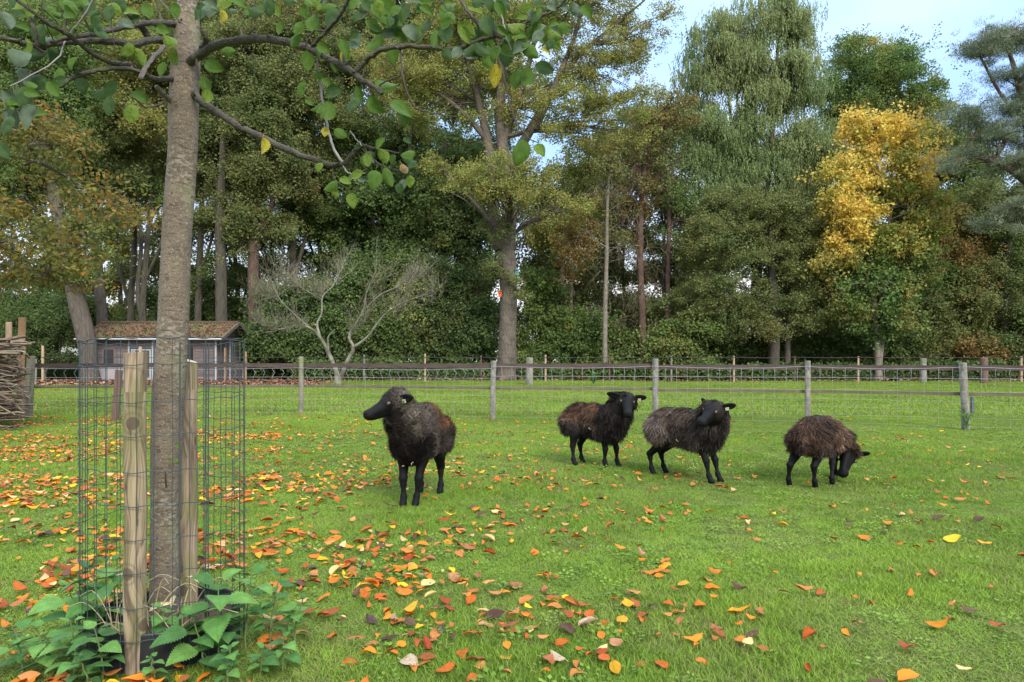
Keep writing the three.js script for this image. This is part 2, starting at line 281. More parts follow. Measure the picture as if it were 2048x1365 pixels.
// o: u, z, trunk [[u, v, r, dz]], stems [[...]], crowns [[u, v, ru, rv, share of blobs, blob radius, palette]], pal, leaf, dens, bark
function tree(name, label, o) {
  const seed = o.seed || (treeSeed += 7), R = rng(seed), z0 = o.z, base = P(o.u, HOR + F / z0, z0); base.y = 0;
  const t = thing(name, label, o.cat || 'tree', base, o.group), rel = (u, v, dz = 0) => P(u, v, z0 + dz).sub(base);
  const stems = [], geos = [];
  const sides = o.sides || 9;
  [o.trunk, ...(o.stems || [])].forEach((s, si) => {
    if (!s) return;
    let pts = s.map((a) => rel(a[0], a[1], a[3] || 0)), rad = s.map((a) => a[2]);
    if (si === 0) { pts.unshift(V(pts[0].x * 0 , -0.15, 0)); rad.unshift(rad[0] * (o.flare || 1.35)); }
    const c = smooth(pts, 5), rr = c.map((_, i) => { const f = i / (c.length - 1) * (rad.length - 1), k = Math.min(Math.floor(f), rad.length - 2); return lerp(rad[k], rad[k + 1], f - k); });
    geos.push(tube(c, rr, sides, { bumpy: 0.12, seed: seed + si * 3 }));
    stems.push({ c, rr });
  });
  if (geos.length) part('trunk', mergeGeometries(geos), o.bark || darkBark, t);
  const limbs = [], mats = [[], []], cols = [[], []], M = new THREE.Matrix4(), q = new THREE.Quaternion(), E = new THREE.Euler();
  const attach = (p) => { let best = null, bd = 1e9; for (const s of stems) s.c.forEach((a, i) => { if (i < s.c.length * (o.low || 0.25)) return; const d = a.distanceTo(p) + Math.max(0, a.y - p.y + 0.2) * 3; if (d < bd) { bd = d; best = { p: a, r: s.rr[i] }; } }); return best; };
  for (const cr of o.crowns || []) {
    const [u, v, ru, rv, share = 1, , pal] = cr, br = 0.56 * (cr[5] || o.br || 1.2), dz = cr[7] || 0, c = rel(u, v, dz), zz = z0 + dz, a = ru / F * zz, b = rv / F * zz, d = o.deep || Math.max(1.2, (a + b) * 0.38);
    const at = attach(c); let limb = null;
    if (at && !o.nolimb) { const m = at.p.clone().lerp(c, 0.5).add(V((R() - 0.5) * 0.6, 0.25 * at.p.distanceTo(c) * 0.3, (R() - 0.5) * 0.8)); limb = smooth([at.p, m, c], 5); const len = at.p.distanceTo(c); limbs.push(tube(limb, tapers(limb.length, Math.min(at.r * 0.7, (o.lr || 1) * (0.03 + 0.02 * len)), 0.02), 5, { cap: false })); }
    const n = Math.max(3, Math.round(a * b / (br * br) * (o.bm || 3.0) * share));
    for (let i = 0; i < n; i++) {
      const dir = V(R() * 2 - 1, R() * 2 - 1, R() * 2 - 1).normalize(), rr = Math.pow(R(), 0.5), bc = V(c.x + dir.x * a * rr, c.y + dir.y * b * rr, c.z + dir.z * d * rr), r = br * (0.55 + 0.7 * R());
      const from = limb ? limb[Math.floor(R() * (limb.length - 1))] : at ? at.p : null;
      if (from && R() < 0.8) { const m = from.clone().lerp(bc, 0.5).add(V((R() - 0.5) * 0.5, 0.3, (R() - 0.5) * 0.5)), bp = smooth([from, m, bc], 3); limbs.push(tube(bp, tapers(bp.length, 0.035 * (o.lr || 1), 0.01 * (o.lr || 1)), 4, { cap: false })); }
      const k = Math.round((o.dens || 42) * (o.dm || 2.35) * r * r * (0.4 + 1.2 * R()));
      for (let j = 0; j < k; j++) {
        const e = V(R() * 2 - 1, R() * 2 - 0.6, R() * 2 - 1).normalize(), f = R() < 0.2 ? r * (0.9 + 1.8 * R()) : r * (0.25 + 0.75 * Math.sqrt(R()));
        const x = bc.x + e.x * f, y = bc.y + e.y * f * (o.squash || 0.6), zq = bc.z + e.z * f;
        if (y < (o.floor ?? 0.3)) continue;
        if (o.hang) E.set((R() - 0.5) * 0.35, R() * 6.283, (R() - 0.5) * 0.35); else E.set((R() - 0.5) * 1.4, R() * 6.283, (R() - 0.5) * 1.4);
        const s = (o.ls || 1) * (0.7 + 0.6 * R()), w = R() < 0.5 ? 0 : 1;
        mats[w].push(M.clone().compose(V(x, y, zq), q.setFromEuler(E), V(s, s, s)));
        cols[w].push(palette(PAL[pal || o.pal], R, x + base.x, y, zq + base.z, o.cn || 0.45));
      }
    }
  }
  if (limbs.length) part('branches', mergeGeometries(limbs), o.bark || darkBark, t, 'stuff');
  [0, 1].forEach((w) => mats[w].length && insts('crown', LEAF[o.leaf || 'broad'][w], o.leaf === 'needle' ? needleMat : crownMat, t, mats[w], cols[w]));
  return t;
}
// the large oak in the middle
tree('oak_tree', 'large oak with a thick grey fluted trunk carrying two nest boxes behind the far fence', { u: 1012, z: 34.5, bark: oakBark, sides: 18, pal: 'olive', leaf: 'small', flare: 1.25, dens: 23, br: 1.15, low: 0.5,
  trunk: [[1013, 745, 0.47], [1015, 700, 0.45], [1016, 620, 0.43], [1016, 540, 0.44], [1012, 480, 0.44]],
  stems: [[[1002, 500, 0.34], [988, 430, 0.3], [985, 350, 0.27], [968, 250, 0.2], [940, 140, 0.13], [910, 40, 0.07]], [[1018, 500, 0.36], [1018, 420, 0.33], [1010, 330, 0.3], [1000, 240, 0.26], [1005, 120, 0.18], [1015, 0, 0.08]],
    [[1014, 340, 0.26], [1055, 270, 0.24], [1095, 200, 0.18], [1150, 120, 0.12], [1230, 50, 0.07], [1290, 0, 0.04]], [[1070, 260, 0.2], [1110, 170, 0.14], [1150, 70, 0.1], [1170, -20, 0.06]], [[1000, 300, 0.2], [1040, 190, 0.15], [1070, 80, 0.1], [1090, -20, 0.05]], [[975, 280, 0.16], [920, 220, 0.12], [850, 170, 0.07], [790, 140, 0.04]]],
  crowns: [[1015, 375, 130, 62, 1.2, 0.95, 'olive', -2.2], [900, 200, 130, 95, 0.9], [820, 120, 110, 100, 0.9], [1100, 210, 130, 85, 0.9], [1200, 150, 110, 95, 0.8], [1270, 80, 90, 80, 0.8], [1030, 60, 190, 100, 1], [1150, 10, 160, 70, 0.9], [900, 30, 140, 80, 0.9], [1230, 260, 80, 55, 0.6, 0.8], [1130, 420, 60, 45, 0.8, 0.8, 'olive', -1], [880, 340, 50, 45, 0.6, 0.7], [985, 540, 25, 18, 1, 0.45, 'oliveg', -0.7], [1035, 575, 30, 30, 0.7, 0.5, 'oliveg', -0.5], [1000, 460, 45, 28, 0.7, 0.6, 'oliveg', -0.8]] });

// left part of the wood
const Lw = 'trees of the wood on the left';
tree('leaning_tree', 'stout brown tree leaning left in front of the shed gutter end', { u: 178, z: 31.5, bark: brownBark, sides: 14, pal: 'green', dens: 40, trunk: [[178, 740, 0.4], [172, 680, 0.39], [152, 600, 0.36], [133, 520, 0.32], [118, 440, 0.27], [95, 330, 0.2], [70, 200, 0.12]],
  crowns: [[90, 240, 120, 110], [40, 380, 90, 80, 0.8], [150, 470, 80, 55, 0.6, 1, 'oliveg'], [60, 90, 140, 110], [175, 540, 50, 40, 0.6, 0.8]] });
tree('woodland_tree', 'straight brown-trunked tree directly behind the left part of the shed roof', { u: 207, z: 36, bark: brownBark, pal: 'oliveg', dens: 40, trunk: [[206, 740, 0.3], [204, 640, 0.28], [196, 540, 0.25], [190, 440, 0.22], [200, 300, 0.15], [205, 150, 0.08]], crowns: [[190, 330, 100, 100], [240, 180, 120, 120, 1, 1.2, 'olive'], [140, 60, 130, 100], [215, 460, 70, 40, 0.5, 0.9, 'green']] });
tree('woodland_tree', 'slim dark tree just left of the caged tree, rising behind the shed ridge', { u: 262, z: 40, pal: 'olive', dens: 40, trunk: [[260, 740, 0.19], [262, 600, 0.17], [268, 480, 0.15], [262, 330, 0.12], [270, 150, 0.06]], stems: [[[262, 620, 0.12], [240, 540, 0.1], [232, 440, 0.06]]], crowns: [[280, 290, 95, 100], [300, 140, 110, 110], [270, 20, 120, 80], [240, 400, 60, 40, 0.6]] });
tree('woodland_tree', 'crooked twin-stemmed dark tree half hidden behind the caged tree trunk', { u: 292, z: 38, pal: 'green', dens: 38, trunk: [[291, 740, 0.2], [284, 640, 0.18], [290, 540, 0.15], [300, 420, 0.12], [312, 280, 0.08]], stems: [[[288, 660, 0.13], [275, 590, 0.12], [282, 480, 0.1], [268, 380, 0.07]], [[290, 560, 0.08], [320, 490, 0.06], [335, 420, 0.04]]], crowns: [[340, 250, 110, 90, 0.9, 1.2, 'oliveg'], [370, 110, 120, 100], [310, 380, 70, 50, 0.6]] });
tree('woodland_tree', 'dark tree right of the caged tree trunk, above the right half of the shed roof', { u: 397, z: 39, pal: 'oliveg', dens: 42, trunk: [[397, 740, 0.2], [396, 620, 0.19], [400, 500, 0.17], [405, 360, 0.12], [410, 200, 0.07]], stems: [[[397, 560, 0.1], [425, 470, 0.08], [440, 380, 0.05]]], crowns: [[430, 300, 110, 100], [450, 150, 120, 110], [420, 20, 120, 80], [405, 430, 70, 50, 0.7], [420, 540, 60, 40, 0.4, 0.9, 'dark']] });
tree('woodland_tree', 'thick dark straight tree above the right end of the shed ridge', { u: 443, z: 37, pal: 'oliveg', dens: 40, sides: 12, trunk: [[443, 740, 0.33], [443, 640, 0.31], [441, 540, 0.29], [440, 430, 0.25], [445, 300, 0.17], [450, 150, 0.08]], crowns: [[500, 260, 100, 90], [520, 110, 120, 110], [470, 400, 80, 60, 0.8]] });
tree('woodland_tree', 'thick red-brown tree between the shed gable and the bare tree', { u: 507, z: 37.5, bark: redBark, pal: 'oliveg', dens: 42, sides: 12, trunk: [[508, 740, 0.33], [508, 620, 0.32], [506, 540, 0.31], [508, 430, 0.25], [515, 300, 0.16], [520, 150, 0.08]], stems: [[[507, 500, 0.18], [540, 420, 0.14], [560, 330, 0.09]]], crowns: [[560, 340, 100, 90], [590, 200, 110, 100], [600, 60, 120, 90], [520, 470, 80, 50, 0.8]] });
tree('woodland_tree', 'dark tree rising behind the left half of the bare lichen-covered tree', { u: 590, z: 40, pal: 'green', dens: 42, trunk: [[590, 740, 0.24], [588, 600, 0.22], [585, 480, 0.2], [590, 340, 0.14], [600, 180, 0.07]], stems: [[[588, 560, 0.12], [612, 470, 0.1], [640, 380, 0.06]]], crowns: [[640, 300, 90, 90], [680, 170, 110, 100, 1, 1.2, 'oliveg'], [690, 30, 120, 80, 1, 1.2, 'oliveg'], [610, 430, 90, 50, 0.9, 1, 'dark']] });
tree('woodland_tree', 'dark tree rising behind the right half of the bare lichen-covered tree', { u: 690, z: 41, pal: 'dark', dens: 44, leaf: 'big', trunk: [[690, 740, 0.24], [692, 600, 0.22], [690, 480, 0.2], [700, 340, 0.14], [705, 200, 0.07]], stems: [[[691, 600, 0.12], [670, 510, 0.1], [655, 430, 0.06]], [[691, 560, 0.14], [725, 470, 0.1], [750, 400, 0.06]]], crowns: [[720, 400, 90, 60, 1.1], [770, 300, 90, 80, 1], [700, 490, 80, 45, 0.8]] });
tree('woodland_tree', 'broad dark green tree between the bare tree and the oak trunk', { u: 800, z: 39, pal: 'dark', leaf: 'big', dens: 44, trunk: [[800, 740, 0.24], [803, 620, 0.23], [810, 500, 0.2], [818, 380, 0.14], [820, 250, 0.08]], stems: [[[805, 580, 0.14], [770, 500, 0.1], [740, 430, 0.06]], [[806, 560, 0.12], [845, 490, 0.1], [870, 420, 0.06]]], crowns: [[800, 400, 110, 70, 1.1], [860, 470, 80, 60, 1], [760, 530, 80, 50, 0.9], [850, 560, 70, 40, 0.6]] });
tree('woodland_tree', 'dark double-trunked tree close behind the left edge of the oak trunk', { u: 893, z: 40, pal: 'deep', leaf: 'big', dens: 44, trunk: [[893, 740, 0.26], [892, 620, 0.25], [888, 520, 0.22], [885, 400, 0.16], [890, 280, 0.1]], stems: [[[893, 640, 0.16], [915, 540, 0.14], [930, 440, 0.1]]], crowns: [[905, 440, 90, 70, 1.1], [955, 520, 60, 70, 0.8], [930, 350, 80, 60, 0.8, 1.1, 'dark'], [900, 600, 70, 45, 0.7]] });
// more distant row closing the crown layer
const Bk = 'distant trees at the back of the wood';
[[-10, 'at the left edge of the photo', 'oliveg'], [110, 'behind the leaning tree', 'green'], [235, 'left of the caged tree trunk', 'olive'], [345, 'behind the caged tree trunk', 'oliveg'], [470, 'behind the shed gable', 'green'], [545, 'behind the long apple branch', 'oliveg'], [640, 'above the bare tree', 'green'], [745, 'left of the oak crown', 'oliveg'], [850, 'behind the left side of the oak crown', 'dark'], [960, 'straight behind the oak trunk', 'dark']].forEach(([u, w, pal], i) => {
  tree('distant_tree', 'thin-trunked tree far behind, ' + w, { u, z: 47 + (i % 3) * 2, pal, dens: 21, br: 1.7, ls: 1.35, trunk: [[u, 740, 0.18], [u + 6, 600, 0.16], [u - 4, 450, 0.13], [u + 4, 300, 0.09], [u, 100, 0.05]], stems: [[[u + 4, 640, 0.1], [u + 26, 560, 0.08], [u + 34, 440, 0.05]], [[u + 2, 560, 0.09], [u - 24, 470, 0.07], [u - 34, 380, 0.04]]],
    crowns: [[u, 330, 95, 110, 0.9], [u + 20, 150, 110, 110, 0.9], [u - 20, 0, 110, 80, 0.9], [u + 10, 470, 70, 50, 0.8], [u - 30, 550, 70, 50, 0.8], [u + 20, 640, 70, 50, 1.0]] });
});
// right of the oak
tree('birch_tree', 'slim pale leafless tree standing alone between the oak and the willow', { u: 1210, z: 35, bark: greyBark, pal: 'oliveg', dens: 20, trunk: [[1210, 745, 0.14], [1210, 640, 0.13], [1213, 520, 0.11], [1215, 400, 0.08], [1222, 300, 0.04]], crowns: [[1215, 330, 50, 60, 0.5, 0.7], [1150, 480, 55, 90, 0.7, 0.8, 'rust']] });
tree('dead_conifer', 'reddish dead conifer with tangled brown bare twigs beside the willow', { u: 1286, z: 36, bark: redBark, pal: 'rust', dens: 16, trunk: [[1286, 745, 0.2], [1284, 620, 0.18], [1280, 500, 0.17], [1285, 380, 0.14], [1300, 240, 0.07]], stems: [[[1335, 745, 0.13], [1336, 560, 0.12], [1338, 430, 0.1], [1330, 330, 0.06]]], crowns: [[1310, 250, 60, 60, 0.8, 0.7, 'oliveg'], [1350, 230, 60, 50, 0.8, 0.8, 'rust'], [1270, 380, 60, 70, 0.5, 0.7], [1330, 340, 60, 80, 0.7, 0.8, 'oliveg'], [1370, 440, 50, 70, 0.7, 0.9, 'green'], [1240, 450, 50, 60, 0.5, 0.8, 'oliveg']] });
tree('woodland_tree', 'orange-tinged thin tree between the oak trunk and the slim pale tree', { u: 1125, z: 39, bark: greyBark, pal: 'rust', dens: 36, trunk: [[1125, 745, 0.15], [1122, 640, 0.14], [1127, 520, 0.11], [1140, 400, 0.07]], stems: [[[1142, 745, 0.13], [1141, 620, 0.12], [1146, 500, 0.09], [1155, 420, 0.05]]], crowns: [[1110, 470, 70, 60, 0.9, 0.9, 'olive'], [1170, 420, 60, 70, 0.7, 0.9, 'olive'], [1180, 330, 80, 60, 0.5, 1, 'olive'], [1100, 590, 50, 50, 0.7, 0.8, 'oliveg']] });
tree('willow_tree', 'tall pale green weeping tree reaching above the wood right of the oak', { u: 1512, z: 37, bark: darkBark, pal: 'willow', leaf: 'strand', hang: true, dens: 32, dm: 2.4, br: 0.95, low: 0.35, trunk: [[1512, 740, 0.3], [1512, 600, 0.28], [1520, 470, 0.24], [1540, 320, 0.18], [1550, 180, 0.11], [1560, 40, 0.05]], stems: [[[1514, 560, 0.18], [1490, 440, 0.14], [1470, 300, 0.1], [1450, 130, 0.05]], [[1530, 420, 0.14], [1590, 330, 0.1], [1620, 240, 0.05]]],
  crowns: [[1480, 60, 70, 70], [1570, 30, 75, 60], [1420, 130, 70, 80, 0.9], [1530, 150, 100, 80], [1610, 150, 45, 70, 0.7], [1430, 290, 85, 90], [1540, 300, 95, 80], [1625, 290, 55, 70], [1480, 400, 100, 70, 0.8], [1590, 390, 70, 60, 0.8]] });
tree('maple_tree', 'green round-topped maple with orange tips at its top behind the yellow tree', { u: 1740, z: 42, pal: 'lime', dens: 40, br: 1.3, trunk: [[1740, 740, 0.26], [1740, 560, 0.24], [1742, 400, 0.2], [1745, 250, 0.13], [1740, 120, 0.07]], crowns: [[1720, 150, 80, 80, 1, 1.2], [1790, 170, 70, 75, 1], [1690, 230, 80, 80], [1780, 270, 90, 70], [1850, 210, 60, 55, 0.9], [1880, 300, 70, 80], [1730, 110, 50, 40, 0.5, 0.9, 'ygreen'], [1840, 180, 40, 30, 0.5, 0.8, 'ygreen'], [1880, 420, 90, 80, 0.9, 1.2, 'green'], [1960, 340, 80, 90, 0.9, 1.2, 'green'], [2030, 430, 80, 90, 0.9, 1.2, 'dark'], [1640, 330, 60, 70, 0.7, 1.2, 'dark'], [1700, 400, 90, 90, 0.8, 1.2, 'dark']] });
tree('yellow_maple', 'golden yellow maple with two thin pale trunks at the right', { u: 1757, z: 33.5, bark: greyBark, pal: 'yellow', leaf: 'big', ls: 0.85, dens: 40, br: 0.8, cn: 0.9, trunk: [[1757, 745, 0.17], [1755, 690, 0.14], [1748, 600, 0.12], [1745, 500, 0.1], [1752, 380, 0.07], [1755, 280, 0.03]], stems: [[[1760, 730, 0.13], [1766, 650, 0.11], [1762, 560, 0.09], [1780, 440, 0.06], [1800, 330, 0.03]]],
  crowns: [[1740, 260, 55, 42, 0.9], [1820, 285, 40, 45, 0.6], [1715, 340, 65, 60, 0.9], [1770, 370, 60, 60, 0.5, 0.8, 'ygreen'], [1700, 420, 70, 50, 0.9, 0.85, 'yellow'], [1830, 360, 55, 50, 0.8, 0.85, 'yellow'], [1840, 410, 55, 45, 0.7, 0.85, 'ygreen'], [1690, 480, 60, 45, 0.7, 0.85, 'yellow'], [1750, 500, 70, 50, 0.9, 0.9, 'ygreen'], [1830, 470, 60, 50, 0.8, 0.9, 'ygreen'], [1850, 430, 50, 45, 0.6, 0.85, 'ygreen'], [1665, 520, 50, 40, 0.7, 0.85, 'ygreen'], [1740, 570, 105, 50, 1.0, 0.9, 'lime'], [1845, 540, 65, 50, 0.8, 0.9, 'lime'], [1750, 640, 80, 40, 0.8, 0.85, 'lime'], [1690, 620, 50, 30, 0.5, 0.8, 'green'], [1800, 640, 60, 35, 0.5, 0.8, 'green']] });
tree('dense_oak', 'dense low-hanging grey-green oak in front of the willow', { u: 1548, z: 35, pal: 'oliveg', leaf: 'small', dens: 46, br: 1.15, trunk: [[1548, 740, 0.3], [1550, 640, 0.28], [1545, 540, 0.22], [1540, 430, 0.14]], stems: [[[1575, 740, 0.16], [1577, 660, 0.15], [1590, 560, 0.1]]], crowns: [[1490, 430, 90, 65], [1420, 500, 80, 70], [1540, 510, 95, 70], [1600, 450, 60, 60, 0.8], [1470, 590, 110, 60], [1600, 580, 80, 60, 0.9], [1380, 600, 50, 55, 0.8], [1540, 650, 110, 40, 0.8], [1440, 670, 80, 35, 0.7], [1640, 650, 50, 40, 0.6]] });
tree('woodland_tree', 'dark-trunked tree left of the yellow maple, in deep shade under the grey-green oak', { u: 1628, z: 38, pal: 'dark', dens: 40, sides: 12, trunk: [[1628, 740, 0.36], [1628, 660, 0.34], [1630, 560, 0.28], [1635, 430, 0.18]], crowns: [[1650, 480, 60, 70, 0.8], [1600, 330, 80, 60, 0.8], [1660, 580, 50, 50, 0.6]] });
tree('woodland_tree', 'dark-trunked tree with orange-brown leaves just right of the yellow maple', { u: 1862, z: 38, pal: 'rust', dens: 42, trunk: [[1862, 740, 0.22], [1864, 640, 0.21], [1880, 540, 0.17], [1895, 420, 0.1]], stems: [[[1866, 620, 0.12], [1840, 530, 0.08], [1830, 460, 0.05]]], crowns: [[1900, 470, 70, 70], [1960, 540, 70, 60], [1880, 570, 70, 60, 0.9, 1.2, 'green'], [1930, 640, 90, 50, 0.9, 1.2, 'oliveg'], [1840, 660, 60, 40, 0.7, 1, 'dark']] });
tree('woodland_tree', 'olive-green tree at the right edge of the photo under the pine', { u: 2010, z: 37, pal: 'oliveg', dens: 44, trunk: [[2010, 740, 0.22], [2012, 600, 0.2], [2020, 480, 0.14], [2030, 380, 0.08]], crowns: [[2000, 430, 90, 70, 1, 1.2, 'oliveg'], [2060, 520, 70, 80, 1, 1.2, 'green'], [1990, 590, 80, 60, 1, 1.2, 'oliveg'], [2050, 660, 80, 50, 0.9, 1.2, 'rust'], [2080, 380, 60, 80]] });
tree('scots_pine', 'blue-green pine with crooked branches at the upper right', { u: 2085, z: 30, bark: redBark, pal: 'pine', leaf: 'needle', dens: 46, br: 0.95, squash: 0.5, bm: 4.5, low: 0.3, trunk: [[2085, 740, 0.3], [2080, 560, 0.28], [2070, 400, 0.24], [2055, 250, 0.18], [2030, 140, 0.1], [2010, 80, 0.05]], stems: [[[2050, 240, 0.09], [2010, 200, 0.07], [1970, 130, 0.05], [1955, 100, 0.03]], [[2068, 380, 0.1], [2000, 330, 0.07], [1930, 310, 0.04]]],
  crowns: [[2000, 90, 65, 28, 1], [1965, 110, 40, 22, 0.8], [2050, 70, 45, 35, 0.9], [2030, 160, 55, 25, 0.8], [2020, 210, 60, 25, 0.8], [1950, 230, 50, 26, 0.8], [2000, 270, 80, 36, 1], [1930, 330, 45, 22, 0.7], [2040, 340, 60, 32, 0.9], [2030, 440, 50, 40, 0.7], [2090, 200, 50, 60], [2095, 320, 50, 60]] });
[[1100, 'behind the right side of the oak crown', 'oliveg', 330], [1175, 'right of the oak trunk', 'oliveg', 270], [1250, 'left of the dead conifer', 'green', 240], [1330, 'right of the dead conifer', 'oliveg', 210], [1400, 'behind the left side of the willow', 'dark', 420], [1580, 'behind the lower willow crown', 'dark', 440], [1700, 'left of the yellow maple trunks', 'dark', 470], [1830, 'right of the yellow maple trunks', 'green', 450], [1950, 'below the pine', 'rust', 440], [2060, 'at the right edge of the photo', 'green', 420]].forEach(([u, w, pal, top], i) => {
  tree('distant_tree', 'dim leafy tree behind the wood, ' + w, { u, z: 46 + (i % 3) * 2, pal, dens: 21, br: 1.6, ls: 1.35, trunk: [[u, 740, 0.18], [u + 5, 640, 0.16], [u - 4, 560, 0.12], [u, 460, 0.07]], crowns: [[u, top + 60, 90, 70, 0.9], [u - 20, top + 160, 80, 70, 0.9], [u + 10, 560, 80, 60, 0.7], [u + 30, top + 230, 80, 45, 0.7], [u, 640, 90, 60, 0.9]] });
});
// copper beech boughs reaching in from the left, trunk outside the frame
tree('copper_beech', 'orange and bronze beech boughs hanging in from the left edge', { u: -420, z: 10.5, bark: darkBark, pal: 'beech', leaf: 'beech', dens: 60, br: 0.7, bm: 3.2, dm: 2, lr: 0.2, squash: 0.45, deep: 0.8, cn: 1.6, low: 0.2, trunk: [[-420, 900, 0.25], [-415, 700, 0.24], [-405, 400, 0.22], [-400, 100, 0.16], [-390, -200, 0.1]],
  stems: [[[-408, 500, 0.09], [-250, 330, 0.07], [-100, 300, 0.05], [60, 320, 0.022], [180, 380, 0.012], [270, 420, 0.006]], [[-405, 380, 0.09], [-250, 200, 0.06], [-80, 180, 0.045], [60, 220, 0.02], [150, 250, 0.008]], [[-412, 620, 0.08], [-250, 480, 0.06], [-100, 440, 0.04], [20, 500, 0.018], [110, 560, 0.008]]],
  crowns: [[40, 250, 80, 45], [110, 290, 70, 40], [50, 330, 80, 45], [150, 360, 70, 40], [60, 410, 80, 45, 0.9], [190, 420, 75, 28, 0.9], [250, 435, 60, 18, 0.8], [30, 480, 60, 50, 0.8], [110, 490, 60, 40, 0.6], [60, 560, 60, 40, 0.6], [130, 540, 40, 28, 0.4], [20, 200, 50, 40, 0.6], [-90, 350, 110, 180, 0.6]] });

// undergrowth along the edge of the wood
const bush = (label, u, z, crowns, pal, o = {}) => tree('bush', label, { cat: 'bush', u, z, pal, leaf: 'big', dens: 60, br: 1.0, bm: 4, floor: 0.05, ls: 0.8, bm: 5, nolimb: false, trunk: [[u, 750, 0.05], [u + 4, 735, 0.04], [u, 715, 0.03]], flare: 1, low: 0, deep: 1, crowns, ...o });
bush('dark leafy bush just right of the shed gable behind the far fence', 545, 36.5, [[520, 700, 50, 45], [570, 690, 50, 50], [540, 650, 40, 40, 0.8], [560, 600, 50, 35, 0.6]], 'deep');
bush('dark ivy-green bush behind the bare tree trunk', 665, 36.5, [[630, 690, 55, 55], [690, 690, 55, 55], [660, 640, 60, 40, 0.8], [690, 580, 70, 40, 0.7], [620, 590, 50, 40, 0.5]], 'deep');
bush('large dark green bush between the bare tree and the light fence post', 780, 36.5, [[760, 680, 60, 60], [815, 690, 50, 55], [790, 620, 60, 50, 0.9], [820, 550, 60, 45, 0.8], [750, 560, 50, 40, 0.6]], 'dark');
bush('dark green bush touching the left side of the oak trunk', 920, 37, [[885, 690, 55, 55], [945, 695, 50, 50], [920, 630, 60, 50, 0.9], [965, 640, 30, 50, 0.7], [910, 560, 60, 45, 0.7]], 'deep');
bush('yellow-flecked green bush touching the right side of the oak trunk', 1090, 37.5, [[1065, 700, 45, 45], [1120, 690, 50, 50], [1095, 640, 50, 40, 0.7], [1085, 580, 50, 40, 0.5], [1125, 665, 25, 30, 0.5, 0.5, 'ygreen']], 'green');
bush('low mixed green bush at the foot of the slim pale tree', 1195, 37, [[1175, 705, 45, 40], [1240, 695, 50, 48], [1190, 650, 45, 35, 0.5]], 'green');
bush('brownish green bush at the foot of the dead conifer', 1305, 37, [[1280, 705, 40, 40], [1335, 690, 45, 50], [1300, 640, 45, 35, 0.5]], 'oliveg');
bush('loose light green bush left of the grey-green oak', 1372, 35, [[1345, 690, 40, 45, 0.8], [1385, 650, 40, 45, 0.7], [1390, 715, 40, 30]], 'green');
bush('dim green undergrowth bush below the grey-green oak', 1470, 37, [[1440, 705, 50, 40], [1510, 702, 50, 42], [1560, 690, 40, 40, 0.6]], 'dark');
bush('dim bush with a few yellow leaves between the dark trunks right of the grey-green oak', 1600, 37.5, [[1580, 705, 45, 40], [1660, 700, 50, 42], [1650, 640, 50, 40, 0.6]], 'dark');
bush('dark bush at the foot of the yellow maple', 1715, 36.5, [[1690, 706, 45, 40], [1800, 695, 50, 48], [1740, 640, 60, 35, 0.5]], 'dark');
bush('dim rusty green bush behind the broad grey fence post at the right', 1850, 37, [[1830, 705, 45, 40], [1890, 695, 50, 48], [1860, 640, 50, 40, 0.6]], 'oliveg');
bush('dim orange-green bush in the right corner of the wood', 1985, 36, [[1950, 708, 50, 36, 1, 0.7, 'rust'], [2020, 700, 55, 45], [2070, 680, 40, 60]], 'dark');
bush('dark evergreen bush left of the leaning tree beyond the wattle fence', 90, 35, [[60, 660, 50, 45], [120, 640, 40, 60], [20, 690, 50, 50], [95, 700, 45, 30], [40, 600, 50, 50, 0.7]], 'deep', { leaf: 'broad' });
bush('dark bush seen above and behind the shed roof', 330, 42, [[290, 680, 60, 50], [390, 670, 70, 55], [460, 650, 55, 60, 0.8], [240, 690, 40, 45], [340, 610, 80, 45, 0.5], [430, 590, 60, 45, 0.5], [180, 640, 50, 60, 0.5]], 'dark');

{ // low ground cover under the trees
  const R = rng(808), mats = [], cols = [], M = new THREE.Matrix4(), q = new THREE.Quaternion(), E = new THREE.Euler();
  for (let i = 0; i < 16000; i++) {
    const left = R() < 0.3, x = left ? lerp(-34, -9, R()) : lerp(-11, 34, R()), z = left ? 36.8 + 3.5 * R() : (x < 7 ? 34.6 : 33.6) + 4.2 * R() * R(), h = (left ? 1.1 : 0.75) * (0.4 + 1.1 * fbm(x * 0.8, z * 0.8, 6, 3));
    if (!left && Math.hypot(x + 0.3, z - 34.5) < 0.8) continue;
    E.set((R() - 0.5) * 1.2, R() * 6.283, (R() - 0.5) * 1.2); const s = 0.6 + 0.5 * R();
    mats.push(M.clone().compose(V(x, h * R(), -z), q.setFromEuler(E), V(s, s, s))); cols.push(palette(PAL[R() < 0.7 ? 'deep' : 'dark'], R, x, 0, z, 0.8));
  }
  const g = new THREE.Group(); g.name = 'undergrowth'; scene.add(g); tag(g, 'low dark green ivy and bramble growth along the foot of the wood', 'undergrowth', null, 'stuff');
  insts('undergrowth_leaves', LEAF.big[0], crownMat, g, mats, cols);
}
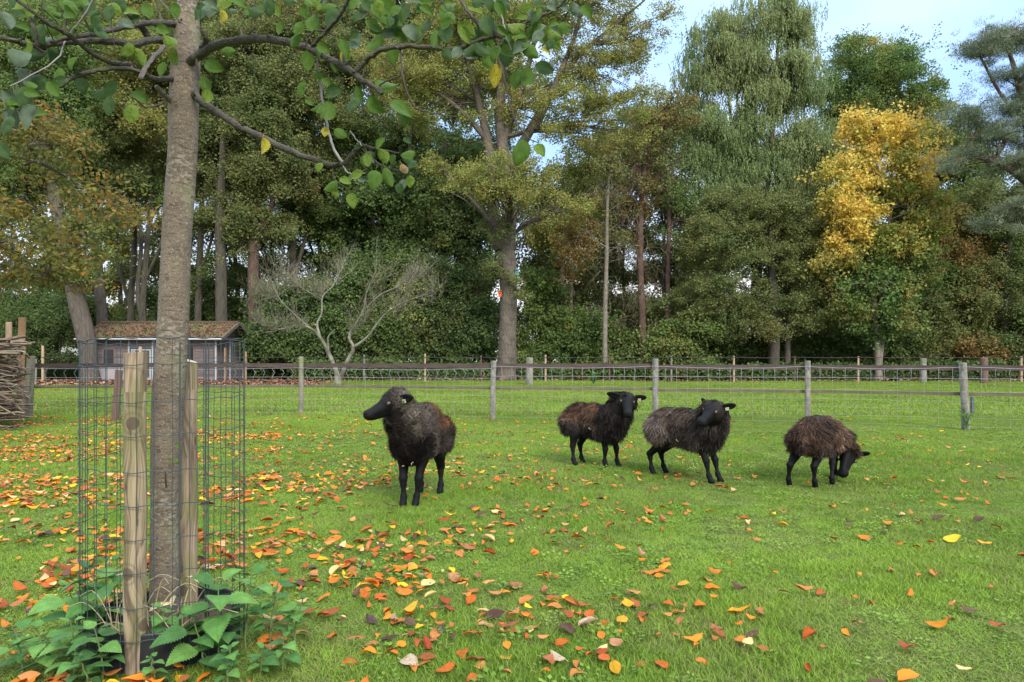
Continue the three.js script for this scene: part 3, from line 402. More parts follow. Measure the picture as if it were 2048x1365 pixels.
// ---------------------------------------------------------------- bare twiggy trees
function twigs(starts, R, n, len, { lift = 0.2, droop = 0, r = 0.009, sub = 3 } = {}) {     // starts: [[point, outward]]
  const gs = [];
  const grow = (p, d, l, rr, lev) => {
    const pts = [p.clone()]; let q = p.clone(), dir = d.clone();
    const k = lev ? 3 : 5;
    for (let i = 0; i < k; i++) { dir.add(V((R() - 0.5) * 0.7, (R() - 0.5) * 0.6 + lift * 0.3 - droop * (i / k), (R() - 0.5) * 0.7)).normalize(); q = q.clone().addScaledVector(dir, l / k); pts.push(q); }
    gs.push(tube(pts, tapers(pts.length, rr, rr * 0.35), 3, { cap: false }));
    if (lev < 2) for (let i = 0; i < (lev ? 2 : sub); i++) { const j = 1 + Math.floor(R() * (k - 1)); grow(pts[j], dir.clone().add(V(R() * 2 - 1, (R() - 0.3) * 1.2 + lift - droop, R() * 2 - 1)).normalize(), l * (0.35 + 0.35 * R()), rr * 0.6, lev + 1); }
  };
  for (let i = 0; i < n; i++) { const [p, o] = starts(R); grow(p, o, len * (0.5 + 0.8 * R()), r, 0); }
  return mergeGeometries(gs);
}
{
  const z0 = 27, base = P(677, 772.5, z0); base.y = 0;
  const t = thing('bare_tree', 'small bare lichen-grey fruit tree with two spreading stems between the fences', 'tree', base), rel = (u, v, dz = 0) => P(u, v, z0 + dz).sub(base);
  const L = [
    [[[677, 775, 0], [675, 760, 0], [671, 741, 0.1], [657, 707, 0.2], [643, 680, 0.1], [620, 657, -0.2], [591, 652, -0.4], [559, 659, -0.6], [530, 648, -0.7]], 0.13, 0.02],
    [[[640, 675, 0.1], [634, 648, 0.3], [643, 628, 0.4], [645, 594, 0.4], [666, 572, 0.5], [684, 535, 0.6]], 0.055, 0.015],
    [[[677, 775, 0], [680, 760, 0], [684, 748, -0.1], [695, 721, -0.2], [707, 696, -0.2], [698, 675, -0.1], [711, 648, -0.2], [727, 621, -0.3], [732, 589, -0.3], [750, 545, -0.4]], 0.12, 0.018],
    [[[707, 696, -0.2], [736, 673, -0.4], [757, 644, -0.6], [779, 621, -0.8], [820, 600, -1], [850, 590, -1.2]], 0.065, 0.014],
    [[[657, 707, 0.2], [656, 690, 0.1], [656, 675, 0], [670, 659, -0.1]], 0.05, 0.02], [[[620, 657, -0.2], [590, 630, 0], [560, 600, 0.2], [545, 570, 0.4]], 0.03, 0.01], [[[727, 621, -0.3], [760, 590, 0], [800, 570, 0.3], [825, 545, 0.5]], 0.03, 0.01], [[[645, 600, 0.4], [610, 580, 0.8], [580, 555, 1]], 0.025, 0.01],
  ].map(([s, a, b]) => ({ c: smooth(s.map((k) => rel(...k)), 4), a, b }));
  part('trunk', mergeGeometries(L.map((s, i) => tube(s.c, tapers(s.c.length, s.a, s.b, 0.8), 8, { bumpy: 0.18, seed: i }))), lichenBark, t);
  const R = rng(515);
  const up = [0, 1, 2, 3, 5, 6, 7];
  const st = (R) => { const s = L[up[Math.floor(R() * up.length)]], i = Math.floor(s.c.length * (0.55 + 0.44 * R())), p = s.c[i].clone(); const c = V(0, 2.4, 0); return [p, p.clone().sub(c).setY(0.15 + 0.5 * R()).normalize().add(V((R() - 0.5) * 1.6, (R() - 0.5) * 0.9, (R() - 0.5) * 1.6)).normalize()]; };
  part('twigs', twigs(st, R, 260, 1.15, { r: 0.008, sub: 5 }), mat({ map: barkTex(61, [0.09, 0.078, 0.055], [0.24, 0.21, 0.145], 8, 8, [0.2, 0.21, 0.1]), roughness: 1 }), t, 'stuff');
  const mats = [], cols = [], M = new THREE.Matrix4(), q = new THREE.Quaternion(), E = new THREE.Euler();
  for (let i = 0; i < 130; i++) { const right = R() < 0.75, p = right ? rel(775 + 80 * R(), 560 + 95 * R(), (R() - 0.5) * 2) : rel(520 + 250 * R(), 560 + 100 * R(), (R() - 0.5) * 2); E.set(R() * 6, R() * 6, R() * 6); const s = 0.35 + 0.25 * R(); mats.push(M.clone().compose(p, q.setFromEuler(E), V(s, s, s))); cols.push(palette(PAL.ygreen, R, i, 0, 0)); }
  insts('leaves', leafCluster(3, 0.3, 0.2, 0.12, 77), crownMat, t, mats, cols);
  // drooping bare branches of the dead conifer and the slim pale tree
  const dc = scene.getObjectByName('dead_conifer'), b2 = dc.position;
  const st2 = (R) => { const v = 300 + 360 * R(), p = P(1283 + (R() - 0.5) * 8, v, 36).sub(b2), a = R() * 6.283; return [p, V(Math.cos(a), 0.25, Math.sin(a)).normalize()]; };
  part('twigs', twigs(st2, rng(71), 75, 1.9, { droop: 0.55, lift: 0, r: 0.016, sub: 4 }), mat({ color: rgb(0.17, 0.12, 0.075), roughness: 1 }), dc, 'stuff');
  const st3 = (R) => { const v = 240 + 130 * R(), p = P(1300 + (R() - 0.5) * 40, v, 36).sub(b2), a = R() * 6.283; return [p, V(Math.cos(a), 0.15, Math.sin(a)).normalize()]; };
  part('twigs', twigs(st3, rng(72), 70, 1.4, { droop: 0.25, lift: 0, r: 0.014, sub: 4 }), mat({ color: rgb(0.14, 0.075, 0.05), roughness: 1 }), dc, 'stuff');
  const bt = scene.getObjectByName('birch_tree'), b3 = bt.position;
  const st4 = (R) => { const v = 330 + 300 * R(), p = P(1212 + (R() - 0.5) * 6, v, 35).sub(b3), a = R() * 6.283; return [p, V(Math.cos(a), 0.3, Math.sin(a)).normalize()]; };
  part('twigs', twigs(st4, rng(73), 60, 1.7, { droop: 0.45, lift: 0, r: 0.014, sub: 3 }), mat({ color: rgb(0.22, 0.19, 0.12), roughness: 1 }), bt, 'stuff');
}

// ---------------------------------------------------------------- nest boxes on the oak
function nestBox(label, u, v, z, w, h, col, roofCol, dir) {
  const t = thing('nest_box', label, 'nest box', P(u, v, z)), m = mat({ color: col, roughness: 0.8 });
  part('box_body', box(w, h, w * 0.85), m, t);
  const r = box(w * 1.35, 0.03, w * 1.3); r.rotateX(0.22); r.translate(0, h / 2 + 0.04, 0.02); part('box_roof', r, mat({ color: roofCol }), t);
  const hole = new THREE.CylinderGeometry(w * 0.17, w * 0.17, 0.02, 12); hole.rotateX(Math.PI / 2); hole.translate(0, h * 0.12, w * 0.425 + 0.005); part('entrance_hole', hole, mat({ color: rgb(0.01, 0.01, 0.01) }), t);
  part('bracket', box(0.05, h * 1.3, 0.03, dir * w * 0.62, 0, -w * 0.2), mat({ color: rgb(0.12, 0.09, 0.06) }), t);
}
nestBox('small orange-red nest box on the left side of the oak trunk', 1000, 589, 34.2, 0.17, 0.26, rgb(0.62, 0.12, 0.03), rgb(0.4, 0.09, 0.03), 1);
nestBox('small teal nest box on the right side of the oak trunk', 1034, 546, 34.2, 0.17, 0.24, rgb(0.10, 0.30, 0.26), rgb(0.07, 0.2, 0.18), -1);

// ---------------------------------------------------------------- far houses glimpsed behind the wood
{
  const t = thing('house', 'white-walled house with a red roof glimpsed far behind the left trees', 'house', V(-54, 0, -78));
  part('wall', box(13, 3.2, 7, 0, 1.6, 0), mat({ color: rgb(0.62, 0.6, 0.57) }), t);
  const s = new THREE.Shape([new THREE.Vector2(-4.2, 3.1), new THREE.Vector2(4.2, 3.1), new THREE.Vector2(0, 6)]), g = new THREE.ExtrudeGeometry(s, { depth: 13.6, bevelEnabled: false }); g.rotateY(Math.PI / 2); g.translate(-6.8, 0, 0); part('roof', g, mat({ color: rgb(0.42, 0.10, 0.07) }), t);
  for (const x of [-4, -0.5, 3.5]) { const w = part('window', box(1.3, 1.2, 0.08, x, 1.7, 3.53), mat({ color: rgb(0.7, 0.7, 0.68) }), t); part('pane', box(1.05, 0.95, 0.03, x, 1.7, 3.59), mat({ color: rgb(0.03, 0.035, 0.04), roughness: 0.15 }), w); }
  part('chimney', box(0.7, 1.4, 0.7, 3.8, 6, 0), mat({ color: rgb(0.3, 0.14, 0.1) }), t);
}

// ---------------------------------------------------------------- shed
const plankTex = (seed, a, b, moss = [0.1, 0.1, 0.06]) => dataTex(256, 256, (x, y) => { const w = tnoise(x * 3, y * 5, 5, seed), g = tnoise(x * 4 + 0, (y + w * 0.06) * 60, 60, seed + 1), f = tnoise(x * 10, y * 140, 140, seed + 2), m = tnoise(x * 5, y * 5, 5, seed + 3); return mix3(mix3(a, b, clamp(g * 0.65 + f * 0.4, 0, 1)), moss, smoothstep(m, 0.55, 0.9) * 0.5); });
{
  const t = thing('shed', 'long brown timber shed with a mossy leaf-strewn tiled roof at the left', 'shed', V(-17.25, 0, -34.6));
  const X0 = -2.95, X1 = 2.95, Zf = 1.6, Zb = -1.6, eave = 2.2, ridge = 2.9;
  const boards = [0, 1, 2, 3].map((i) => mat({ map: plankTex(200 + i * 5, mix3([0.085, 0.062, 0.06], [0.12, 0.095, 0.092], i / 3), mix3([0.165, 0.125, 0.12], [0.25, 0.21, 0.205], i / 3), [0.18, 0.13, 0.1]) }));
  const frameM = mat({ color: rgb(0.36, 0.39, 0.40), roughness: 0.7 }), dark = mat({ map: plankTex(230, [0.06, 0.05, 0.04], [0.16, 0.13, 0.11]) });
  const R = rng(900), bh = 0.155;
  const bays = [[X0, -1.25], [-1.25, -0.1], [-0.1, X1]];
  for (let r = 0; r < 13; r++) bays.forEach(([a, b], bi) => {
    if (bi === 1 && r < 10) return;
    const hole = bi === 0 ? (r >= 5 && r <= 9 ? [-2.55, -1.95] : null) : bi === 2 ? (r >= 5 && r <= 10 ? [1.1, 1.9] : null) : null;
    (hole ? [[a, hole[0]], [hole[1], b]] : [[a, b]]).forEach(([p, q]) => { const g = box(q - p - 0.012, bh - 0.012, 0.026, (p + q) / 2, r * bh + bh / 2 + 0.05, Zf + (R() - 0.5) * 0.008); part('board', g, boards[Math.floor(R() * 4)], t); });
  });
  part('backing', mergeGeometries([box(X1 - X0 - 0.04, 2.1, 0.03, 0, 1.06, Zf - 0.05), box(X1 - X0, 2.1, 0.05, 0, 1.06, Zb), box(0.05, 2.1, Zf - Zb - 0.1, X0, 1.06, 0), box(0.03, 2.1, Zf - Zb - 0.16, X1 - 0.05, 1.06, 0)]), dark, t);
  for (const [x, w, y, h] of [[-2.25, 0.6, 0.83 + 0.38, 0.76], [1.5, 0.8, 0.83 + 0.46, 0.92]]) { const f = part('window', mergeGeometries([box(w, 0.05, 0.05, x, y - h / 2 + 0.02, Zf + 0.012), box(w, 0.05, 0.05, x, y + h / 2 - 0.02, Zf + 0.012), box(0.05, h - 0.1, 0.05, x - w / 2 + 0.025, y, Zf + 0.012), box(0.05, h - 0.1, 0.05, x + w / 2 - 0.025, y, Zf + 0.012)]), mat({ color: rgb(0.2, 0.15, 0.13) }), t); part('pane', box(w - 0.08, h - 0.08, 0.012, x, y, Zf), mat({ color: rgb(0.02, 0.02, 0.022), roughness: 0.12 }), f); }
  { // braced door with a pale frame
    const d = part('door', box(0.95, 1.5, 0.04, -0.68, 0.82, Zf), mat({ map: plankTex(240, [0.05, 0.035, 0.03], [0.13, 0.09, 0.08]) }), t);
    const br = box(0.06, 1.1, 0.03); br.rotateZ(0.75); br.translate(-0.68, 1.1, Zf + 0.04);
    part('door_frame', mergeGeometries([box(0.07, 1.5, 0.03, -1.13, 0.82, Zf + 0.04), box(0.07, 1.5, 0.03, -0.23, 0.82, Zf + 0.04), box(0.83, 0.07, 0.03, -0.68, 1.53, Zf + 0.04), box(0.83, 0.07, 0.03, -0.68, 0.12, Zf + 0.04), box(0.83, 0.05, 0.03, -0.68, 0.82, Zf + 0.04), br]), frameM, d);
  }
  for (const x of [X0, -1.25, -0.1, X1]) part('corner_post', box(0.07, 2.12, 0.07, x, 1.07, Zf + 0.06), frameM, t);
  part('wall_plate', box(X1 - X0 + 0.1, 0.09, 0.07, 0, 2.1, Zf + 0.1), frameM, t);
  part('skirting_panel', box(1.6, 0.62, 0.02, -2.1, 0.36, Zf + 0.03), mat({ map: plankTex(245, [0.3, 0.27, 0.26], [0.42, 0.38, 0.37], [0.3, 0.27, 0.25]) }), t);
  for (let r = 0; r < 13; r++) part('board', box(0.026, bh - 0.012, Zf - Zb - 0.1, X1 + (R() - 0.5) * 0.008, r * bh + bh / 2 + 0.05, 0), boards[Math.floor(R() * 2)], t);
  part('end_frame', mergeGeometries([box(0.05, 2.0, 0.06, X1 + 0.04, 1.03, 0.1), box(0.05, 0.07, 3.1, X1 + 0.04, 2.06, 0), box(0.05, 2.0, 0.07, X1 + 0.04, 1.03, Zb)]), frameM, t);
  for (let r = 0; r < 5; r++) { const y = 2.1 + r * 0.14, w = (ridge - y - 0.1) / (ridge - eave) * 3.3; if (w > 0.2) part('gable_board', box(0.03, 0.13, w, X1 + 0.02, y + 0.07, 0), dark, t); }
  // corrugated tile roof
  const roofTex = dataTex(512, 512, (x, y) => { const a = tnoise(x * 30, y * 30, 30, 250), b = tnoise(x * 110, y * 110, 110, 251), m = tnoise(x * 9, y * 9, 9, 252), c = tnoise(x * 60, y * 20, 60, 253); let k = mix3([0.085, 0.045, 0.03], [0.23, 0.12, 0.075], a * 0.5 + b * 0.5); k = mix3(k, [0.11, 0.12, 0.035], smoothstep(m * 0.6 + a * 0.4, 0.48, 0.7)); return mix3(k, [0.4, 0.25, 0.13], b > 0.8 && c > 0.5 ? 0.7 : 0); });
  roofTex.repeat.set(0.5, 0.5);
  const roofM = mat({ map: roofTex, roughness: 1 });
  const slope = (s) => { const pos = [], uv = [], idx = [], nx = 246, nz = 12, hw = 2.05; for (let j = 0; j <= nz; j++) for (let i = 0; i <= nx; i++) { const x = lerp(-3.62, 3.4, i / nx), f = j / nz, z = s * hw * (1 - f), step = (j % 2 ? -0.012 : 0.012), y = lerp(eave - 0.13, ridge + 0.02, f) + 0.028 * Math.sin(x / 0.172 * 6.283) + step; pos.push(x, y, z); uv.push(x, f * 2.2); } for (let j = 0; j < nz; j++) for (let i = 0; i < nx; i++) { const a = j * (nx + 1) + i, b = a + 1, c = a + nx + 1, d = c + 1; idx.push(a, b, d, a, d, c); } const g = new THREE.BufferGeometry(); g.setAttribute('position', new THREE.Float32BufferAttribute(pos, 3)); g.setAttribute('uv', new THREE.Float32BufferAttribute(uv, 2)); g.setIndex(idx); g.computeVertexNormals(); return g; };
  const rf = part('roof', mergeGeometries([slope(1), slope(-1)]), roofM, t);
  const rc = new THREE.CylinderGeometry(0.1, 0.1, 7.0, 10, 24); rc.rotateZ(Math.PI / 2); rc.translate(-0.1, ridge + 0.02, 0); part('ridge_cap', rc, mat({ map: roofTex, color: rgb(0.5, 0.5, 0.5) }), rf);
  for (const s of [1, -1]) { const g = box(0.05, 0.14, 2.2); g.rotateX(s * Math.atan2(ridge - eave + 0.15, 2.05)); g.translate(3.42, (eave + ridge) / 2 - 0.09, s * 1.02); part('barge_board', g, dark, t); }
  const gu = tube([V(-3.62, eave - 0.17, 2.1), V(0, eave - 0.175, 2.1), V(3.4, eave - 0.17, 2.1)], [0.04, 0.04, 0.04], 8); part('gutter', gu, mat({ color: rgb(0.5, 0.5, 0.49), roughness: 0.5 }), t);
  part('soffit', box(6.9, 0.03, 0.4, -0.1, eave - 0.09, 1.86), dark, t);
  const mats = [], cols = [], M = new THREE.Matrix4(), q = new THREE.Quaternion(), E = new THREE.Euler();
  for (let i = 0; i < 900; i++) { const f = Math.pow(R(), 1.2), x = lerp(-3.5, 3.3, R()); E.set(R() * 0.7 + 0.3, R() * 6, R() * 0.7); const s = 0.4 + 0.4 * R(); mats.push(M.clone().compose(V(x, lerp(eave - 0.13, ridge, f) + 0.035, 2.05 * (1 - f)), q.setFromEuler(E), V(s, s, s))); cols.push(R() < 0.4 ? rgb(0.09, 0.11, 0.03) : rgb(...mix3([0.22, 0.10, 0.045], [0.34, 0.23, 0.12], R()))); }
  insts('roof_litter', leafCluster(4, 0.1, 0.14, 0.1, 78, { flat: 0.2 }), crownMat, rf, mats, cols);
  part('leaning_batten', (() => { const g = box(0.05, 1.05, 0.03); g.rotateZ(-0.5); g.translate(-3.15, 0.45, 1.75); return g; })(), mat({ color: rgb(0.5, 0.5, 0.48) }), t);
}

// ---------------------------------------------------------------- far fence: thin posts and three dark ropes
const weathered = (seed, a = [0.20, 0.18, 0.15], b = [0.42, 0.39, 0.33], m = [0.2, 0.22, 0.11]) => dataTex(128, 512, (x, y) => { const w = tnoise(x * 3, y * 6, 6, seed) * 0.2, g = tnoise((x + w) * 24, y * 6, 24, seed + 1), f = tnoise(x * 40, y * 40, 40, seed + 2), k = tnoise(x * 4, y * 8, 8, seed + 3); return mix3(mix3(a, b, g * 0.65 + f * 0.35), m, smoothstep(k, 0.5, 0.85) * 0.7); });
const postGrey = mat({ map: weathered(300, [0.09, 0.085, 0.07], [0.36, 0.33, 0.28], [0.17, 0.19, 0.09]), roughness: 1 }), postTan = mat({ map: weathered(310, [0.30, 0.20, 0.12], [0.52, 0.38, 0.24], [0.4, 0.3, 0.16]), roughness: 1 }), postMoss = mat({ map: weathered(320, [0.10, 0.09, 0.065], [0.30, 0.27, 0.20], [0.16, 0.20, 0.05]), roughness: 1 }), postBrown = mat({ map: weathered(330, [0.10, 0.06, 0.045], [0.2, 0.12, 0.09], [0.12, 0.08, 0.06]), roughness: 1 }), postOrange = mat({ map: weathered(340, [0.26, 0.14, 0.065], [0.42, 0.25, 0.125], [0.3, 0.19, 0.09]), roughness: 1 });
function post(parent, x, z, h, r, m, seed, lean = 0) { const pts = [V(x, -0.15, z), V(x + lean * 0.3, h * 0.35, z), V(x + lean * 0.7, h * 0.7, z), V(x + lean, h - 0.012, z), V(x + lean, h, z)]; return part('post', tube(pts, [r * 1.02, r, r * 0.99, r * 0.97, r * 0.86], 10, { bumpy: 0.06, seed }), m, parent); }
{
  const t = thing('rope_fence', 'thin-posted fence with dark ropes along the edge of the wood', 'fence', V(0, 0, -31.6));
  const ropes = mat({ color: rgb(0.06, 0.045, 0.04), roughness: 0.9 });
  const ps = [[-60, 690, 0.05, 1.6, 'g'], [85, 690, 0.06, 1.7, 't'], [728, 709, 0.045, 1.28, 'g'], [850, 708, 0.045, 1.32, 't'], [962, 711, 0.035, 1.25, 'b'], [1091, 711, 0.045, 1.27, 't'], [1219, 713, 0.035, 1.2, 'b'], [1343, 713, 0.045, 1.22, 'g'], [1468, 714, 0.045, 1.22, 't'], [1590, 715, 0.035, 1.2, 'b'], [1717, 714, 0.045, 1.2, 't'], [2043, 716, 0.055, 1.2, 't'], [2200, 716, 0.05, 1.2, 'g']];
  ps.forEach(([u, v, r, h, k], i) => post(t, (u - CX) / F * 31.6, 0, h, r, k === 't' ? postTan : k === 'b' ? postBrown : postGrey, i));
  const xs = [-60, 85, 728, 850, 962, 1091, 1219, 1343, 1468, 1590, 1717, 1848, 2043, 2300].map((u) => (u - CX) / F * 31.6);
  for (const [h, r, from] of [[1.16, 0.014, 85], [0.66, 0.014, 85], [0.3, 0.014, 728]]) { const pts = []; xs.filter((x) => x >= (from - CX) / F * 31.6 - 0.01).forEach((x, i, a) => { pts.push(V(x, h, 0.06)); if (i < a.length - 1) pts.push(V((x + a[i + 1]) / 2, h - 0.03, 0.06)); }); part('rope', tube(pts, pts.map(() => r), 5), ropes, t); }
}
{
  const mk = (label, u, z, h, r, m, seed) => { const t = thing('fence_post', label, 'fence post', V((u - CX) / F * z, 0, -z)); post(t, 0, 0, h, r, m, seed); const g = tube([V(0, h - 0.01, 0), V(0, h + 0.01, 0)], [r * 0.86, r * 0.7], 10, {}); part('post_cap', g, postGrey, t); return t; };
  mk('short thick grey post just right of the oak trunk', 1059, 28.3, 1.12, 0.15, postGrey, 41);
  mk('short thick pale grey post standing behind the fence right of the yellow maple', 1847, 31, 1.1, 0.14, postGrey, 42);
  mk('dark brown thick post in the shade at the far right behind the fence', 1969, 30, 1.12, 0.15, postBrown, 43);
  mk('orange-brown round post in front of the shed gable', 450, 32.2, 1.6, 0.055, postOrange, 44);
  mk('orange-brown round post just right of the shed gable', 491, 34, 1.45, 0.055, postOrange, 45);
  mk('thin pale post at the left front corner of the shed', 187, 32, 1.75, 0.06, postTan, 46);
  mk('pale post whose tip shows behind the front stake of the wire cage', 280, 30.5, 1.62, 0.07, postTan, 47);
  mk('short grey-green post left of the leaning tree near the litter', 70, 28.5, 1.05, 0.06, postMoss, 48);
}
{
  const t = thing('pen_wire', 'thin dark wires between the two orange-brown posts at the shed gable', 'wire', P(450, 722, 32.2)); t.position.y = 0; const d = P(491, 722, 34).sub(P(450, 722, 32.2));
  for (const h of [1.35, 0.9, 0.45]) part('wire', tube([V(0, h, 0.05), V(d.x, h, d.z + 0.05)], [0.01, 0.01], 4), mat({ color: rgb(0.03, 0.03, 0.03) }), t);
}

// ---------------------------------------------------------------- near fence: posts, two rails, wire netting
{
  const t = thing('wire_fence', 'grey-posted fence with two brown rails and white wire netting behind the sheep', 'fence', V(0, 0, 0));
  const N = [[-260, 12.6, 0.06, 1.05, postMoss], [55, 12.1, 0.07, 1.08, postMoss], [602, 12.6, 0.046, 1.075, postMoss], [985, 11.57, 0.046, 1.0, postGrey], [1311, 11.2, 0.05, 1.035, postGrey], [1616, 10.75, 0.045, 1.0, postGrey], [1933, 9.9, 0.052, 0.97, postGrey], [2330, 9.1, 0.05, 1.0, postGrey]];
  const B = N.map(([u, z]) => V((u - CX) / F * z, 0, -z));
  N.forEach(([u, z, r, h, m], i) => post(t, B[i].x, B[i].z, h, r, m, 60 + i, i === 6 ? -0.05 : i === 3 ? 0.02 : i === 1 ? 0.06 : 0));
  const railM = mat({ map: plankTex(350, [0.035, 0.022, 0.018], [0.095, 0.06, 0.05], [0.08, 0.06, 0.05]) }), railL = mat({ map: plankTex(355, [0.08, 0.065, 0.035], [0.17, 0.14, 0.08], [0.15, 0.15, 0.06]) });
  const wireM = mat({ color: rgb(0.36, 0.37, 0.37), roughness: 0.5 });
  const R = rng(61);
  for (let i = 0; i < B.length - 1; i++) {
    const a = B[i], b = B[i + 1], d = b.clone().sub(a), L = d.length(), yaw = -Math.atan2(d.z, d.x), mid = a.clone().add(b).multiplyScalar(0.5);
    for (const [h, hh, m] of [[0.915, 0.075, railM], [0.535, 0.05, railL]]) { if (i === 0 && h > 0.8) continue; const g = box(L - 0.004, hh, 0.022); g.rotateY(yaw); g.translate(mid.x - Math.sin(yaw) * 0.055, h - (i >= 4 ? 0.02 : 0), mid.z - Math.cos(yaw) * 0.075); part('rail', g, m, t); }
    const nrm = V(-d.z, 0, d.x).normalize(); if (nrm.z < 0) nrm.negate();
    const at = (f, h) => a.clone().lerp(b, f).addScaledVector(nrm, 0.06).setY(h), gs = [], kink = i === 2 || i === 1;
    const top = kink ? 0.87 : 0.91, hs = [top, top - 0.17, 0.55, 0.41, 0.29, 0.17, 0.05];
    for (const h of hs) { const pts = []; for (let k = 0; k <= 14; k++) pts.push(at(k / 14, h + (h === top ? -0.03 * Math.sin(k / 14 * Math.PI) : 0) + (R() - 0.5) * 0.008)); gs.push(tube(pts, pts.map(() => (h > 0.6 ? 0.0026 : 0.0009)), 4, { cap: false })); }
    const nv = Math.round(L / 0.17);
    for (let k = 1; k < nv; k++) { const f = k / nv, o = (R() - 0.5) * 0.012, s = (kink ? 0.045 : 0.018 * (R() - 0.3)) / L * (k > nv * 0.6 ? 1 : -1); const pts = [at(f, hs[0] - 0.02), at(f + s, hs[0] - 0.085), at(f, hs[1]), at(f + o / L, hs[2]), at(f - o / L, hs[4]), at(f, hs[6])]; gs.push(tube(pts, [0.0026, 0.0026, 0.0016, 0.0009, 0.0009, 0.0009], 4, { cap: false })); }
    part('netting', mergeGeometries(gs), wireM, t, 'stuff');
  }
  const ins = box(0.035, 0.24, 0.03); ins.translate(B[6].x + 0.075, 0.36, B[6].z + 0.02); part('post_clamp', ins, mat({ color: rgb(0.09, 0.10, 0.12) }), t);
}
{ const z = 11.28, t = thing('leaning_board', 'dark red-brown board leaning in the grass left of the front stake', 'board', V((229 - CX) / F * z, 0, -z)); const g = box(0.105, 0.9, 0.05, 0, 0.4, 0); g.rotateZ(-0.085); part('board', g, postBrown, t); }

// ---------------------------------------------------------------- wattle fence of stacked sticks at the left edge
{
  const z0 = 10.3, base = P(-30, 870, z0); base.y = 0;
  const t = thing('wattle_fence', 'dead-wood hedge of stacked brown sticks between round posts at the left edge', 'fence', base);
  const R = rng(333), bm = [0, 1, 2, 3].map((i) => mat({ map: barkTex(400 + i * 6, mix3([0.06, 0.04, 0.03], [0.10, 0.08, 0.06], i / 3), mix3([0.22, 0.14, 0.09], [0.38, 0.29, 0.2], i / 3), 8, 16, [0.2, 0.17, 0.1]), roughness: 1 }));
  for (let i = 0; i < 290; i++) {
    const y = 0.04 + 1.26 * Math.pow(R(), 0.95), l = 0.5 + 1.1 * R(), dz = (R() - 0.5) * 1.5, x = (38 - CX) / F * (10.3 - dz) - base.x - 0.95 + R() * 0.9, tilt = (R() - 0.5) * (R() < 0.2 ? 1.2 : 0.35), yaw = (R() - 0.5) * 0.7, r = 0.009 + 0.02 * R() * R() + (y > 1.05 ? 0.012 : 0), dir = V(Math.cos(yaw) * Math.cos(tilt), Math.sin(tilt), Math.sin(yaw)), pts = [];
    for (let k = 0; k <= 4; k++) { const f = (k / 4 - 0.5) * l; pts.push(V(Math.min(x + dir.x * f, (38 - CX) / F * (10.3 - dz) - base.x + R() * 0.05), Math.max(0.02, y + dir.y * f + (R() - 0.5) * 0.05), dz + dir.z * f + (R() - 0.5) * 0.06)); }
    part('stick', tube(pts, tapers(5, r, r * 0.6), 5, { bumpy: 0.1, seed: i }), bm[Math.floor(R() * 4)], t);
  }
  const at = (u, z) => (u - CX) / F * z - base.x;
  post(t, at(38, 11.4), -1.1, 1.72, 0.054, postOrange, 91, 0.05); post(t, at(17, 12.2), -1.9, 1.69, 0.05, postTan, 92); post(t, at(-90, 10), 0.3, 1.5, 0.05, postTan, 93);
}
// ---------------------------------------------------------------- leaf blades
// ovate blade along +X, width across Z, face up +Y; curl bends the sides up, bend arches it along its length
function blade(L, W, { curl = 0.3, bend = 0.3, nu = 8, nv = 4, tip = 0.9, round = 0.55, serr = 0, twist = 0, petiole = 0, wav = 0, seed = 1 } = {}) {
  const pos = [], uv = [], idx = [];
  const half = (t) => Math.pow(Math.sin(Math.PI * Math.pow(t, round)), tip) * W / 2;
  for (let i = 0; i <= nu; i++) for (let j = 0; j <= nv; j++) {
    const t = i / nu, s = (j / nv) * 2 - 1; let w = half(t) + (i === 0 || i === nu ? 0.0005 : 0);
    if (serr && Math.abs(s) > 0.99) w *= 1 + (i % 2 ? serr : -serr);
    const a = bend * (t - 0.3), c = curl * 3.0, sw = w * s;
    const yy = c > 0.01 ? (1 - Math.cos(c * s)) * w / c : 0, zz = c > 0.01 ? Math.sin(c * s) * w / c : sw;
    let x = L * t, y = yy + bend * L * (t - t * t) * 1.6 + wav * W * (noise(t * 4 + seed, s * 2, seed) - 0.5), z = zz; const tw = twist * t;
    const y2 = y * Math.cos(tw) - z * Math.sin(tw), z2 = y * Math.sin(tw) + z * Math.cos(tw);
    pos.push(x, y2, z2); uv.push(t, j / nv);
  }
  for (let i = 0; i < nu; i++) for (let j = 0; j < nv; j++) { const a = i * (nv + 1) + j, b = a + 1, c = a + nv + 1, d = c + 1; idx.push(a, b, d, a, d, c); }
  if (petiole) { const k = pos.length / 3, r = L * 0.012; for (const [x, y] of [[0, 0], [-petiole * 0.5, petiole * 0.06], [-petiole, petiole * 0.25]]) { pos.push(x, y, -r, x, y, r); uv.push(0.02, 0.49, 0.02, 0.51); } idx.push(k, k + 1, k + 3, k, k + 3, k + 2, k + 2, k + 3, k + 5, k + 2, k + 5, k + 4); }
  const g = new THREE.BufferGeometry(); g.setAttribute('position', new THREE.Float32BufferAttribute(pos, 3)); g.setAttribute('uv', new THREE.Float32BufferAttribute(uv, 2)); g.setIndex(idx); g.computeVertexNormals(); return g;
}
const veinTex = (seed, spots) => dataTex(128, 128, (x, y) => {
  const s = Math.abs(y - 0.5) * 2, mid = Math.exp(-Math.pow(s / 0.03, 2)), k = (x - s * 0.28) * 8, f = Math.abs(k - Math.round(k)), side = Math.exp(-Math.pow(f / 0.07, 2)) * 0.6, n = tnoise(x * 9, y * 9, 9, seed), b = tnoise(x * 30, y * 30, 30, seed + 1);
  const m = 0.72 + 0.28 * n + 0.12 * b, v = Math.max(mid, side) * 0.35; let c = [m + v * 0.6, m + v * 0.6, m + v * 0.3];
  if (spots) c = mix3(c, [0.35, 0.2, 0.1], smoothstep(tnoise(x * 17, y * 17, 17, seed + 5), 0.8 - spots, 0.9 - spots) * 0.75);
  return c;
});
